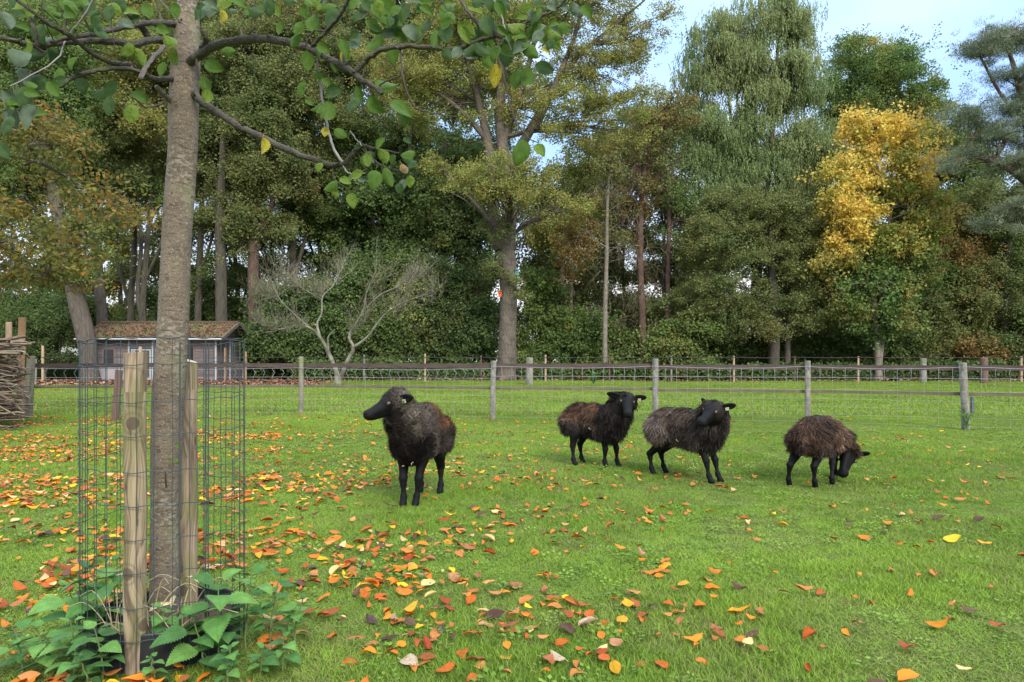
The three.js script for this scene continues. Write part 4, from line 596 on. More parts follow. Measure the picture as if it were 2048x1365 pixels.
const nettleTex = dataTex(128, 128, (x, y) => { const s = Math.abs(y - 0.5) * 2, mid = Math.exp(-Math.pow(s / 0.04, 2)), k = (x - s * 0.35) * 7, f = Math.abs(k - Math.round(k)), side = Math.exp(-Math.pow(f / 0.09, 2)), n = tnoise(x * 6, y * 6, 6, 531), b = tnoise(x * 40, y * 40, 40, 532), v = Math.max(mid, side * 0.8), m = 0.62 + 0.3 * n + 0.2 * b; let c = [m * (1 - 0.25 * v) , m * (1 - 0.2 * v), m * (1 - 0.3 * v)]; if (tnoise(x * 11, y * 11, 11, 540) > 0.84) c = [c[0] * 1.5, c[1] * 1.0, c[2] * 0.6]; return c; });
const vein = veinTex(500, 0), veinSpot = veinTex(510, 0.06);
const leafColors = { green: [0.08, 0.155, 0.018], dark: [0.05, 0.10, 0.026], lime: [0.14, 0.22, 0.025], yellow: [0.42, 0.36, 0.03], grey: [0.10, 0.14, 0.085], tan: [0.30, 0.2, 0.09] };
const appleM = Object.fromEntries(Object.entries(leafColors).map(([k, c]) => [k, leafMat({ map: k === 'yellow' || k === 'lime' ? veinSpot : vein, color: rgb(...c), roughness: 0.72, transmission: k === 'grey' || k === 'tan' ? 0.15 : 0.4, specularIntensity: 0.3 })]));

// ---------------------------------------------------------------- the caged fruit tree
const TZ = 2.42, TC = V((332 - CX) / F * TZ, 0, -TZ);
{
  const t = thing('apple_tree', 'fruit tree with a smooth grey-brown trunk inside the wire cage and big green leaves', 'tree', TC);
  const rel = (u, v, z) => P(u, v, z).sub(TC);
  const barkT = dataTex(512, 1024, (x, y) => {
    const band = tnoise(x * 12, y * 70, 70, 600), b2 = tnoise(x * 24, y * 100, 100, 601), ck = tnoise(x * 9 + 2 * tnoise(x * 6, y * 8, 8, 611), y * 36, 36, 610), mot = tnoise(x * 7, y * 11, 11, 602), fine = tnoise(x * 120, y * 240, 240, 603), big = tnoise(x * 3, y * 5, 5, 604), len = tnoise(x * 18, y * 110, 110, 605);
    let c = mix3([0.07, 0.05, 0.032], [0.20, 0.152, 0.10], mot * 0.45 + band * 0.22 + fine * 0.33);
    c = mix3(c, [0.31, 0.265, 0.20], smoothstep(b2 * 0.6 + big * 0.5, 0.6, 0.8) * 0.5);
    c = mix3(c, [0.14, 0.14, 0.06], smoothstep(big * 0.6 + mot * 0.4, 0.5, 0.75) * 0.5);
    if (big > 0.5) c = mix3(c, [0.05, 0.036, 0.026], (1 - smoothstep(Math.abs(ck - 0.5), 0, 0.035)) * 0.7); return len > 0.8 ? mix3(c, [0.05, 0.036, 0.026], 0.7) : fine > 0.8 ? mix3(c, [0.36, 0.33, 0.26], 0.4) : c;
  });
  const bumpT = dataTex(256, 512, (x, y) => { const b = tnoise(x * 8, y * 60, 60, 606) * 0.4 + tnoise(x * 60, y * 120, 120, 607) * 0.6; return [b, b, b]; }, false);
  barkT.repeat.set(1 / 0.33, 1 / 0.6); bumpT.repeat.set(1 / 0.33, 1 / 0.6);
  const tm = mat({ map: barkT, bumpMap: bumpT, bumpScale: 0.0016, roughness: 0.95 });
  const T = [[329, 1275, 31], [329, 1200, 28], [330, 1010, 27.5], [332, 900, 29], [337, 782, 30], [343, 700, 29], [350, 542, 28.5], [355, 440, 28], [365, 300, 27.5], [367, 205, 28], [371, 130, 27], [374, 70, 23], [376, 0, 20], [378, -120, 17]];
  const c = smooth(T.map(([u, v]) => rel(u, v, TZ)), 8), n = c.length;
  const rad = c.map((_, i) => { const f = i / (n - 1) * (T.length - 1), k = Math.min(Math.floor(f), T.length - 2); let r = lerp(T[k][2], T[k + 1][2], f - k) / F * TZ; return r; });
  part('trunk', tube(c, rad, 28, { bumpy: 0.05, seed: 3 }), tm, t);
  const br = barkTex(620, [0.018, 0.014, 0.011], [0.075, 0.06, 0.043], 12, 12, [0.08, 0.085, 0.035]); br.repeat.set(8, 8);
  const bmat = mat({ map: br, bumpMap: bumpT, bumpScale: 0.003, roughness: 1 });
  const twigM = mat({ color: rgb(0.05, 0.036, 0.03), roughness: 0.8 }), paleTwig = mat({ color: rgb(0.26, 0.235, 0.22), roughness: 0.7 });
  // branches: [[u, v, z], ...], start and end width in pixels
  const BR = [
    [[[374, 128, 2.4], [396, 112, 2.36], [412, 100, 2.33], [444, 87, 2.28], [513, 78, 2.2], [564, 83, 2.15], [615, 97, 2.1], [649, 113, 2.06], [700, 140, 2.0], [724, 160, 1.98], [748, 174, 1.97], [764, 188, 1.96]], 22, 8, bmat],
    [[[708, 146, 1.99], [722, 130, 1.98], [741, 113, 1.96], [769, 98, 1.94], [817, 92, 1.92], [868, 96, 1.9], [919, 97, 1.88], [953, 82, 1.86], [988, 72, 1.84], [1005, 71, 1.83], [1022, 61, 1.82], [1056, 44, 1.8], [1107, 20, 1.78], [1140, -10, 1.76]], 13, 5, bmat],
    [[[1001, 72, 1.83], [975, 60, 1.84], [953, 44, 1.86], [933, 20, 1.88], [915, -10, 1.9]], 9, 4, twigM], [[[1002, 70, 1.83], [1004, 82, 1.83], [1002, 92, 1.83]], 9, 6, bmat],
    [[[388, 188, 2.4], [400, 200, 2.37], [444, 232, 2.33], [478, 253, 2.3], [530, 278, 2.26], [581, 304, 2.22], [632, 321, 2.18], [668, 331, 2.16], [690, 327, 2.15]], 17, 10, bmat],
    [[[688, 330, 2.15], [668, 300, 2.15], [656, 258, 2.15], [646, 210, 2.14], [640, 165, 2.13], [632, 116, 2.09]], 6, 4, paleTwig],
    [[[998, 85, 1.83], [996, 109, 1.83], [1008, 160, 1.82], [1022, 212, 1.82], [1035, 250, 1.82], [1059, 277, 1.82], [1076, 287, 1.82]], 6, 2, twigM],
    [[[800, 96, 1.93], [803, 125, 1.93], [806, 154, 1.92], [817, 191, 1.92], [830, 214, 1.92], [860, 226, 1.92], [915, 235, 1.92]], 5, 2.5, twigM],
    [[[372, 50, 2.42], [342, 48, 2.38], [308, 46, 2.3], [256, 52, 2.2], [205, 65, 2.1], [154, 74, 2.0], [100, 84, 1.95]], 17, 6, bmat],
    [[[362, 92, 2.42], [328, 82, 2.36], [301, 80, 2.3], [273, 88, 2.25], [222, 84, 2.15], [171, 83, 2.08], [120, 86, 2.0], [75, 91, 1.95], [30, 82, 1.92], [-30, 68, 1.9]], 17, 9, bmat],
    [[[20, -12, 1.85], [68, 27, 1.88], [109, 55, 1.92], [137, 70, 1.96], [171, 99, 2.02], [222, 125, 2.1], [260, 131, 2.17], [284, 147, 2.23], [314, 158, 2.3], [352, 157, 2.4]], 8, 11, bmat],
    [[[116, 174, 1.98], [154, 151, 2.02], [205, 140, 2.08], [256, 137, 2.15], [294, 150, 2.22]], 8, 10, bmat],
    [[[236, 10, 2.2], [258, 30, 2.23], [280, 52, 2.27], [300, 80, 2.31]], 12, 14, bmat], [[[280, 158, 2.0], [296, 128, 2.1], [315, 105, 2.2], [338, 84, 2.36]], 10, 8, brownBark],
    [[[404, 96, 2.34], [412, 78, 2.3], [402, 60, 2.28]], 14, 8, bmat], [[[390, 100, 2.36], [394, 130, 2.35], [397, 160, 2.35]], 7, 4, twigM],
    [[[700, -12, 1.95], [692, 8, 1.97], [677, 34, 2.0], [652, 62, 2.04], [624, 92, 2.08]], 7, 8, bmat], [[[612, 93, 2.09], [618, 70, 2.08], [640, 60, 2.06], [672, 74, 2.04]], 5, 3, twigM],
    [[[346, 208, 2.4], [325, 186, 2.35], [312, 172, 2.32]], 12, 9, lichenBark], [[[334, 200, 2.38], [312, 212, 2.3], [288, 213, 2.24], [262, 190, 2.2], [252, 175, 2.2]], 5, 2, twigM],
    [[[190, -12, 1.95], [170, 30, 1.98], [140, 66, 2.0], [110, 120, 1.96], [20, 172, 1.9]], 5, 2, paleTwig], [[[78, 10, 1.95], [110, 42, 2.0], [160, 88, 2.05], [225, 114, 2.1]], 3, 2, twigM],
    [[[62, 34, 1.9], [68, 60, 1.9], [74, 92, 1.92]], 9, 7, bmat], [[[312, -10, 2.35], [318, 30, 2.35], [322, 74, 2.36]], 4, 3, twigM], [[[230, -10, 2.1], [222, 40, 2.1], [228, 100, 2.12]], 3, 2, twigM], [[[82, -10, 1.9], [88, 40, 1.92], [110, 86, 1.98], [122, 104, 2.0]], 3, 2, twigM],
    [[[310, -10, 2.2], [340, 25, 2.25], [370, 50, 2.3]], 4, 3, paleTwig], [[[480, -10, 2.2], [520, 18, 2.18], [560, 32, 2.16], [590, 24, 2.14]], 3, 2, twigM], [[[762, 186, 1.96], [760, 170, 1.96], [800, 150, 1.94], [825, 128, 1.93]], 5, 2, twigM],
    [[[690, 328, 2.15], [716, 296, 2.12], [724, 292, 2.12], [760, 300, 2.1], [800, 306, 2.08]], 12, 3, bmat], [[[722, 296, 2.12], [750, 322, 2.1], [780, 338, 2.08], [806, 342, 2.07]], 4, 2, twigM], [[[686, 332, 2.15], [696, 346, 2.14], [714, 349, 2.13], [730, 346, 2.12]], 4, 2, paleTwig], [[[664, 332, 2.16], [668, 356, 2.15], [690, 374, 2.14]], 3, 2, twigM], [[[700, 262, 2.1], [712, 278, 2.1], [724, 292, 2.1]], 3, 2, paleTwig],
    [[[980, -12, 1.8], [1003, 30, 1.8], [1012, 70, 1.8], [1022, 100, 1.8]], 4, 2, paleTwig], [[[1024, 82, 1.8], [1050, 105, 1.8], [1068, 125, 1.8]], 3, 2, twigM], [[[1004, -12, 1.8], [1030, 15, 1.8], [1060, 36, 1.8]], 3, 2, twigM], [[[514, 79, 2.2], [500, 66, 2.2], [512, 54, 2.2]], 5, 3, twigM], [[[722, 160, 1.98], [728, 140, 1.98], [724, 120, 1.98]], 4, 2, twigM], [[[880, 0, 1.9], [900, 26, 1.9], [918, 40, 1.9]], 3, 2, twigM], [[[835, 80, 1.92], [860, 50, 1.92], [875, 20, 1.92]], 3, 2, twigM],
  ];
  const R = rng(42), ends = [];
  BR.forEach(([pts, a, b, m], i) => {
    const cc = smooth(pts.map((k) => rel(...k)), 5); cc.forEach((p, j) => { if (j && j < cc.length - 1) p.add(V((R() - 0.5), (R() - 0.5), (R() - 0.5)).multiplyScalar(0.004)); });
    part('branch', tube(cc, tapers(cc.length, 0.9 * a / 2 / F * pts[0][2], b / 2 / F * pts[pts.length - 1][2]), a > 8 ? 10 : 6, { bumpy: 0.14, seed: i }), m, t);
    ends.push(cc);
  });
  // knobs and spurs on the thick branches
  for (let i = 0; i < 34; i++) { const cc = ends[[0, 1, 4, 8, 9, 10, 11][i % 7]], p = cc[Math.floor(R() * cc.length)], d = V(R() - 0.5, R() - 0.3, R() - 0.2).normalize(), l = 0.012 + 0.03 * R(); part('spur', tube([p, p.clone().addScaledVector(d, l * 0.6), p.clone().addScaledVector(d, l).add(V(0, 0.005, 0))], [0.006, 0.0045, 0.003], 6), bmat, t); }
  // leaves: u, v, length in pixels, direction of the tip in degrees (0 right, 90 down), colour, depth
  const G = [0, 1, 2, 3, 4, 5].map((i) => blade(1, 0.68 + 0.05 * (i % 3), { curl: [0.12, 0.3, 0.22, 0.4, 0.16, 0.28][i], bend: [0.1, -0.15, 0.25, 0.15, -0.2, 0.3][i], nu: 14, nv: 6, tip: 0.75, round: 0.8, serr: 0.04, petiole: 0.28, wav: 0.1, seed: i, twist: (i - 2) * 0.12 }));
  const g = 'green', d = 'dark', l = 'lime', y = 'yellow', e = 'grey';
  const LV = [[772, 27, 82, 35, g], [745, 51, 42, 40, g], [899, 24, 54, 120, g], [871, 75, 46, 100, g], [892, 65, 46, 80, d], [974, 48, 52, 20, e], [964, 68, 46, 150, d], [953, 106, 46, 160, g], [977, 120, 36, 60, g], [991, 150, 52, 95, y], [1035, 155, 52, 100, g], [1056, 150, 48, 100, g], [1087, 137, 44, 20, d], [1066, 65, 38, 60, g], [1090, 103, 26, 30, y], [1110, 96, 32, 20, g], [1128, 56, 34, 0, g], [1152, 17, 34, 60, e], [1015, 102, 62, 100, d], [1042, 304, 60, 112, g], [1078, 301, 34, 50, l],
    [687, 96, 46, 70, g], [690, 113, 32, 100, y], [748, 82, 48, 150, g], [786, 109, 42, 90, g], [800, 75, 36, 30, g], [830, 65, 46, 80, g], [711, 191, 48, 100, g], [707, 208, 42, 110, d], [752, 208, 48, 40, g], [800, 219, 58, 30, g], [808, 238, 36, 70, g], [772, 164, 58, 10, g], [762, 287, 32, 120, g], [735, 318, 36, 80, l], [765, 311, 36, 60, l], [817, 308, 34, 170, g], [714, 349, 32, 150, l], [748, 359, 46, 100, g], [776, 352, 46, 70, g], [820, 362, 28, 90, l], [808, 336, 26, 60, 'tan'], [704, 400, 36, 80, l], [690, 362, 32, 30, l], [663, 372, 36, 160, g], [670, 383, 28, 60, l], [650, 263, 24, 90, y],
    [427, 133, 44, 20, g], [410, 167, 38, 70, g], [455, 103, 34, 0, g], [412, 190, 34, 80, l], [273, 113, 50, 60, l], [256, 100, 40, 150, l], [338, 79, 38, 40, l], [349, 113, 38, 80, l], [325, 137, 36, 100, g], [410, 27, 48, 140, d], [441, 31, 38, 80, y], [294, 20, 38, 60, g], [188, 55, 34, 20, d], [219, 212, 42, 100, d], [222, 178, 46, 130, d], [198, 185, 36, 150, d], [280, 195, 48, 40, g], [262, 226, 48, 70, l], [34, 109, 62, 30, e], [62, 106, 54, 10, d], [20, 198, 54, 50, e], [51, 195, 54, 80, d], [62, 232, 62, 95, e], [76, 165, 52, 30, d], [82, 68, 48, 70, d], [5, 300, 44, 60, d], [116, 150, 38, 100, g], [164, 171, 36, 80, d], [10, 38, 48, 60, e], [239, 10, 44, 60, d], [524, 290, 38, 95, y], [605, 178, 38, 110, g], [656, 167, 38, 40, g], [656, 219, 48, 90, g], [632, 212, 30, 150, g], [608, 22, 34, 60, g], [632, 48, 52, 60, g], [598, 55, 34, 120, g], [615, 120, 44, 90, g], [646, 96, 34, 30, g], [666, 130, 34, 70, g], [666, 34, 48, 120, d], [685, 116, 32, 80, g], [680, 266, 34, 30, g], [590, 80, 36, 120, g], [640, 335, 24, 120, l], [420, 12, 40, 30, e], [350, 20, 36, 80, g], [130, 20, 44, 60, d], [176, 12, 40, 100, d], [105, 110, 44, 60, d], [150, 126, 36, 110, g], [40, 150, 50, 60, e], [15, 250, 50, 100, d], [540, 10, 38, 60, d], [500, 25, 34, 40, g], [560, 55, 30, 100, g]];
  const put = (u, v, s, a, k, z, i) => { const p = rel(u, v, z), L = 0.92 * s / F * z, o = part('leaf', G[i % 6], appleM[k], t), an = -a * Math.PI / 180, tip = V(Math.cos(an), Math.sin(an), (R() - 0.5) * 0.5).normalize(), nrm = V((R() - 0.5) * 0.9, (R() - 0.5) * 0.9 + 0.25, 1).normalize(), sd = tip.clone().cross(nrm).normalize(); const up = sd.clone().cross(tip).normalize(); if (R() < 0.5) { up.negate(); sd.negate(); } o.matrixAutoUpdate = true; o.quaternion.setFromRotationMatrix(new THREE.Matrix4().makeBasis(tip, up, sd)); o.scale.setScalar(L); o.position.copy(p).addScaledVector(tip, -L * 0.45); };
  LV.forEach(([u, v, s, a, k], i) => put(u, v, s, a, k, u > 700 ? lerp(2.0, 1.8, clamp((u - 700) / 400, 0, 1)) + (R() - 0.5) * 0.08 : u > 400 ? 2.2 - (u - 400) / 300 * 0.2 + (R() - 0.5) * 0.1 : lerp(1.9, 2.25, u / 400) + (R() - 0.5) * 0.1, i));
  const zones = [[890, 1120, 0, 115, 44, 1.8, 42], [690, 900, -5, 70, 24, 1.95, 40], [0, 330, -8, 70, 26, 1.98, 38], [0, 120, 60, 260, 10, 1.95, 44], [380, 700, -8, 22, 20, 2.1, 36], [1060, 1180, -5, 30, 8, 1.77, 34], [690, 830, 280, 380, 12, 2.1, 30], [590, 720, 80, 230, 8, 2.1, 36]];
  for (const [a, b, c0, d0, n, z, s] of zones) for (let i = 0; i < n; i++) put(lerp(a, b, R()), lerp(c0, d0, R()), s * (0.6 + 0.6 * R()), R() * 180 - 20, [g, g, d, l, e, d][Math.floor(R() * 6)], z + (R() - 0.5) * 0.12, i);
  part('sprout', tube([rel(345, 970, TZ).add(V(0, 0, 0.045)), rel(349, 950, TZ).add(V(0, 0.0, 0.065)), rel(350, 935, TZ).add(V(0, 0, 0.07))], [0.003, 0.0025, 0.0015], 5), twigM, t);
  put(352, 925, 12, -20, l, TZ - 0.08, 2); put(340, 918, 10, 200, l, TZ - 0.08, 1); put(354, 893, 12, -90, l, TZ - 0.08, 0);
}

// ---------------------------------------------------------------- wire cage, stakes, root ring
{
  const t = thing('wire_cage', 'round dark green wire mesh guard around the fruit tree trunk', 'wire cage', TC), Rc = 0.262, R = rng(88);
  const wm = mat({ color: rgb(0.03, 0.045, 0.05), roughness: 0.6 });
  const H = [1.0626, 0.985, 0.87, 0.762, 0.651, 0.542, 0.432, 0.322, 0.208, 0.098];
  const rr = (a) => Rc * (1 + 0.025 * Math.sin(a * 2 + 0.7) + 0.012 * Math.sin(a * 5));
  const n = 32;
  for (let i = 0; i < n; i++) { const a = (i + 0.3 + (R() - 0.5) * 0.12) / n * 6.283, pts = []; for (let k = 0; k <= 10; k++) { const y = lerp(0.0, H[0] + 0.006, k / 10), q = a + 0.006 * Math.sin(k * 1.7 + i); pts.push(V(Math.cos(q) * rr(a), y, Math.sin(q) * rr(a))); } part('vertical_wire', tube(pts, pts.map(() => 0.0014), 6), wm, t); }
  for (const [a, r2] of [[0.62, 0.0022], [0.66, 0.0018], [0.95, 0.0026]]) { part('seam_wire', tube([V(Math.cos(a) * rr(a) * 1.01, 0, Math.sin(a) * rr(a) * 1.01), V(Math.cos(a + 0.01) * rr(a) * 1.015, 0.5, Math.sin(a + 0.01) * rr(a) * 1.015), V(Math.cos(a) * rr(a) * 1.01, 1.06, Math.sin(a) * rr(a) * 1.01)], [r2, r2, r2], 6), wm, t); }
  H.forEach((h, i) => { const pts = [], off = 0.006 * R(); for (let k = 0; k <= 192; k++) { const a = k / 192 * 6.35, s = Math.sin(k / 192 * 6.35 / 6.283 * n * Math.PI) * 0.0028; pts.push(V(Math.cos(a) * (rr(a) + 0.003), h + s + 0.008 * Math.sin(a + 1 + i * 0.6) + off, Math.sin(a) * (rr(a) + 0.003))); } part('horizontal_wire', tube(pts, pts.map(() => (i ? 0.0014 : 0.0018)), 6), wm, t); });
}
const stakeTex = dataTex(512, 1024, (x, y) => {
  const K = [[0.3, 0.18], [0.62, 0.42], [0.35, 0.66], [0.7, 0.9], [0.12, 0.8], [0.85, 0.25]]; let bend = 0;
  for (const [kx, ky] of K) { const dy = (y - ky) * 7, dx = x - kx; bend += Math.exp(-dy * dy * 2) * Math.exp(-dx * dx * 20) * dx * 1.2; }
  const w = tnoise(x * 3, y * 5, 5, 699) * 0.12, X = x + bend + w, g = tnoise(X * 14, y * 3, 14, 700), f = tnoise(x * 90, y * 24, 90, 701), m = tnoise(x * 4, y * 9, 9, 702), st = tnoise(X * 46, y * 4, 46, 703), cr = tnoise(X * 22, y * 5, 22, 704), st2 = tnoise(x * 30, y * 60, 60, 705);
  let c = mix3([0.10, 0.068, 0.04], [0.40, 0.30, 0.19], smoothstep(g * 0.45 + st * 0.4 + f * 0.2, 0.2, 0.85)); c = mix3(c, [0.17, 0.165, 0.05], smoothstep(m, 0.5, 0.85) * 0.55);
  c = mix3(c, [0.05, 0.034, 0.024], (1 - smoothstep(Math.abs(cr - 0.5), 0.0, 0.045)) * smoothstep(st2 * 0.3 + m * 0.7, 0.35, 0.6) * 0.8);
  for (const [kx, ky] of K) { const r = Math.hypot((x - kx) * 2.2, (y - ky) * 9); c = mix3(c, [0.07, 0.045, 0.03], smoothstep(0.22 - r, 0, 0.06) * 0.8 + Math.exp(-Math.pow((r - 0.3) / 0.04, 2)) * 0.35); }
  return c;
});
stakeTex.repeat.set(1 / 0.24, 1 / 1.0);
const stakeM = mat({ map: stakeTex, bumpMap: stakeTex, bumpScale: 0.0015, roughness: 1 }), endM = mat({ map: weathered(710, [0.36, 0.30, 0.18], [0.56, 0.48, 0.32], [0.4, 0.38, 0.2]), roughness: 1 });
function stake(label, u, z, r, h, slope, seed) {
  const t = thing('stake', label, 'stake', V((u - CX) / F * z, 0, -z)), pts = [], rad = [];
  for (let k = 0; k <= 14; k++) { pts.push(V(k < 13 ? 0.002 * Math.sin(k) : 0, -0.1 + (h + 0.1) * k / 14, 0)); rad.push(r); }
  pts.push(V(0, h + 0.004, 0)); rad.push(r * 0.95);
  const g = tube(pts, rad, 22, { bumpy: 0.035, seed, cap: false }), p = g.attributes.position;
  for (let i = 0; i < p.count; i++) if (p.getY(i) > h - 0.08) p.setY(i, p.getY(i) + slope * p.getX(i));
  g.computeVertexNormals(); part('shaft', g, stakeM, t);
  const c = new THREE.CircleGeometry(r * 0.96, 22); c.rotateX(-Math.PI / 2); const q = c.attributes.position; for (let i = 0; i < q.count; i++) q.setY(i, h + 0.003 + slope * q.getX(i)); c.computeVertexNormals(); part('end_grain', c, endM, t);
}
stake('round front stake of the caged tree, nearest to the camera', 270, 2.2, 0.0335, 1.022, 0.12, 5);
stake('round stake half hidden behind the caged tree trunk on its right', 371, 2.56, 0.042, 1.0, -0.28, 9);
{
  const t = thing('root_ring', 'black plastic ring around the foot of the caged tree', 'planting ring', TC);
  const prof = [[0.240, -0.05], [0.246, 0.02], [0.243, 0.118], [0.241, 0.124], [0.237, 0.124], [0.235, 0.118], [0.235, 0.02]].map(([x, y]) => new THREE.Vector2(x, y));
  part('ring', new THREE.LatheGeometry(prof, 48), mat({ color: rgb(0.013, 0.013, 0.015), roughness: 0.5 }), t);
  const soil = new THREE.CircleGeometry(0.235, 32, 0, 6.2832); soil.rotateX(-Math.PI / 2); soil.translate(0, 0.075, 0); part('soil', soil, mat({ map: litterTex, color: rgb(0.5, 0.5, 0.5), roughness: 1 }), t);
}

// ---------------------------------------------------------------- nettles and weeds round the cage
const nettleG = [0, 1, 2].map((i) => blade(1, 0.86, { curl: 0.1, bend: [0.2, 0.35, 0.1][i], nu: 26, nv: 4, tip: 0.9, round: 0.5, serr: 0.12, petiole: 0.3, wav: 0.06, seed: 30 + i }));
const nettleM = [[0.11, 0.27, 0.06], [0.085, 0.22, 0.055], [0.15, 0.32, 0.075], [0.07, 0.18, 0.05]].map((c) => leafMat({ map: nettleTex, bumpMap: nettleTex, bumpScale: 0.0015, color: rgb(c[0] * 1.15, c[1] * 1.1, c[2] * 1.1), roughness: 0.75, transmission: 0.3, specularIntensity: 0.22 })), stemM = mat({ color: rgb(0.12, 0.17, 0.06), roughness: 0.8 });
function nettle(label, u, z, h, nodes, size, seed, lean = [0, 0], y0 = 0) {
  size *= 1.25; nodes += 1; const R = rng(seed), t = thing('nettle', label, 'nettle', V((u - CX) / F * z, y0, -z)), pts = [];
  for (let k = 0; k <= 6; k++) { const f = k / 6; pts.push(V(lean[0] * f * f + (R() - 0.5) * 0.008, h * f, lean[1] * f * f + (R() - 0.5) * 0.008)); }
  part('stem', tube(pts, tapers(7, 0.0035, 0.0018), 6), stemM, t);
  const cv = new THREE.CatmullRomCurve3(pts); let a0 = R() * 3;
  for (let k = 0; k < nodes; k++) {
    const f = 0.22 + 0.78 * (k + 0.5) / nodes, p = cv.getPoint(f), s = size * (k > nodes - 2 ? 0.6 : 1 - 0.3 * Math.abs(f - 0.6)) * (0.65 + 0.6 * R());
    a0 += Math.PI / 2 + (R() - 0.5) * 0.5;
    for (const o of [0, Math.PI]) {
      const a = a0 + o + (R() - 0.5) * 0.4, dr = k === nodes - 1 ? 0.35 : -0.02 - 0.35 * R(), tip = V(Math.cos(a), dr, Math.sin(a)).normalize(), up = V(-Math.cos(a) * dr, 1, -Math.sin(a) * dr).addScaledVector(tip, -V(-Math.cos(a) * dr, 1, -Math.sin(a) * dr).dot(tip)).normalize(), sd = tip.clone().cross(up);
      const l = part('leaf', nettleG[Math.floor(R() * 3)], nettleM[Math.floor(R() * 4)], t); l.quaternion.setFromRotationMatrix(new THREE.Matrix4().makeBasis(tip, up, sd)); l.scale.set(s, s, s * (0.8 + 0.35 * R())); l.rotateX((R() - 0.5) * 0.7); l.position.copy(p).addScaledVector(tip, s * 0.25);
    }
  }
}
nettle('large bright nettle with broad leaves right of the caged trunk', 437, 2.25, 0.3, 6, 0.085, 1, [0.02, 0.05]);
nettle('nettle crowding the large bright one on its right side', 490, 2.36, 0.28, 5, 0.07, 2, [0.03, 0.02]);
nettle('nettle between the right stake and the large bright one', 405, 2.2, 0.2, 4, 0.075, 3, [-0.02, 0.04]);
nettle('tall nettle left of the front stake, inside the cage edge', 205, 2.34, 0.31, 6, 0.08, 4, [-0.04, 0.02]);
nettle('tall nettle behind the front stake with leaves showing left of it', 232, 2.45, 0.3, 5, 0.07, 5, [-0.03, 0]);
nettle('nettle at the outer left side of the cage', 165, 2.36, 0.24, 5, 0.075, 6, [-0.05, 0.03]);
nettle('low round-leaved nettle at the bottom left, closest to the front stake', 205, 2.13, 0.18, 5, 0.055, 7, [-0.01, 0.03]);
nettle('low nettle at the bottom left, second from the front stake', 150, 2.16, 0.19, 5, 0.055, 8, [0, 0.03]);
nettle('low nettle at the bottom left, third from the front stake', 95, 2.17, 0.17, 5, 0.055, 9, [-0.02, 0.03]);
nettle('outermost low nettle at the bottom left', 45, 2.19, 0.15, 4, 0.055, 10, [-0.02, 0.02]);
nettle('drooping nettle in front of the bottom left group', 175, 2.08, 0.12, 4, 0.05, 11, [-0.02, 0.03]);
nettle('tall dull nettle at the outer right side of the cage', 540, 2.4, 0.26, 6, 0.065, 12, [0.05, 0.02]);
nettle('leaning dull nettle farthest right of the cage', 590, 2.38, 0.19, 5, 0.055, 13, [0.04, 0.03]);
nettle('small pale nettle low down at the right of the cage', 565, 2.2, 0.12, 4, 0.05, 14, [0.01, 0.02]);
nettle('small feathery weed in front of the black ring on the right', 455, 2.1, 0.13, 6, 0.04, 15, [0.02, 0.02]);
nettle('tiny round-leaved weed at the foot of the front stake on its right', 308, 2.1, 0.1, 5, 0.032, 16, [0, 0.02]);
nettle('young nettle growing inside the ring before the trunk', 330, 2.25, 0.12, 4, 0.04, 17, [0, 0.02], 0.08);
nettle('weedy young nettle outside the ring at the right foot', 520, 2.16, 0.1, 4, 0.045, 18, [0.02, 0.02]);
{
  const t = thing('dry_stalks', 'pale dry bent grass stalks leaning beside the caged trunk', 'dry grass', V(TC.x, 0.07, TC.z + 0.02)), R = rng(19), m = mat({ color: rgb(0.5, 0.43, 0.22), roughness: 0.8 }), m2 = mat({ color: rgb(0.36, 0.3, 0.17), roughness: 0.8 });
  for (let i = 0; i < 26; i++) { const x = -0.1 + 0.27 * R(), a = (R() - 0.35) * 0.26, h = 0.08 + 0.2 * R(), z = 0.06 + 0.12 * R(); part('stalk', tube(smooth([V(x, 0, z), V(x + a * 0.35, h * 0.6, z + 0.02), V(x + a, h, z + 0.03), V(x + a * 1.5, h * 0.92, z + 0.04)], 3), tapers(10, 0.0022, 0.001), 4), R() < 0.5 ? m : m2, t); }
  const lg = blade(0.09, 0.02, { bend: 0.6, curl: 0.3 }); for (let i = 0; i < 7; i++) { const l = part('leaf', lg, i % 2 ? m : m2, t); l.position.set(-0.05 + 0.2 * R(), 0.08 + 0.14 * R(), 0.12); l.rotation.set(R() * 2, R() * 6, R() * 2 - 1); }
}
function weed(label, u, z, h, n, L, seed, col) { const R = rng(seed), t = thing('weed', label, 'weed', V((u - CX) / F * z, 0, -z)), g = blade(L, L * 0.28, { bend: 0.4, curl: 0.3, serr: 0.2, nu: 10 }), m = leafMat({ color: rgb(...col) }); for (let s = 0; s < 4; s++) { const a = R() * 6.28, hh = h * (0.5 + 0.5 * R()), pts = [V(0, 0, 0), V(Math.cos(a) * 0.03, hh * 0.5, Math.sin(a) * 0.03), V(Math.cos(a) * 0.07, hh, Math.sin(a) * 0.07)]; part('stem', tube(pts, [0.005, 0.004, 0.002], 4), stemM, t); for (let i = 0; i < n; i++) { const f = 0.15 + 0.85 * (i + 0.5) / n, l = part('leaf', g, m, t); l.position.set(Math.cos(a) * 0.07 * f, hh * f, Math.sin(a) * 0.07 * f); l.rotation.set((R() - 0.5) * 0.6, R() * 6.28, 0.3 + 0.5 * R(), 'YXZ'); } } }
weed('green weed growing up the foot of the mossy post at the far right', 1936, 9.75, 0.32, 12, 0.09, 31, [0.11, 0.22, 0.05]);
weed('bright thistle standing in the meadow behind the second sheep', 1186, 27, 0.5, 9, 0.3, 32, [0.12, 0.26, 0.06]);
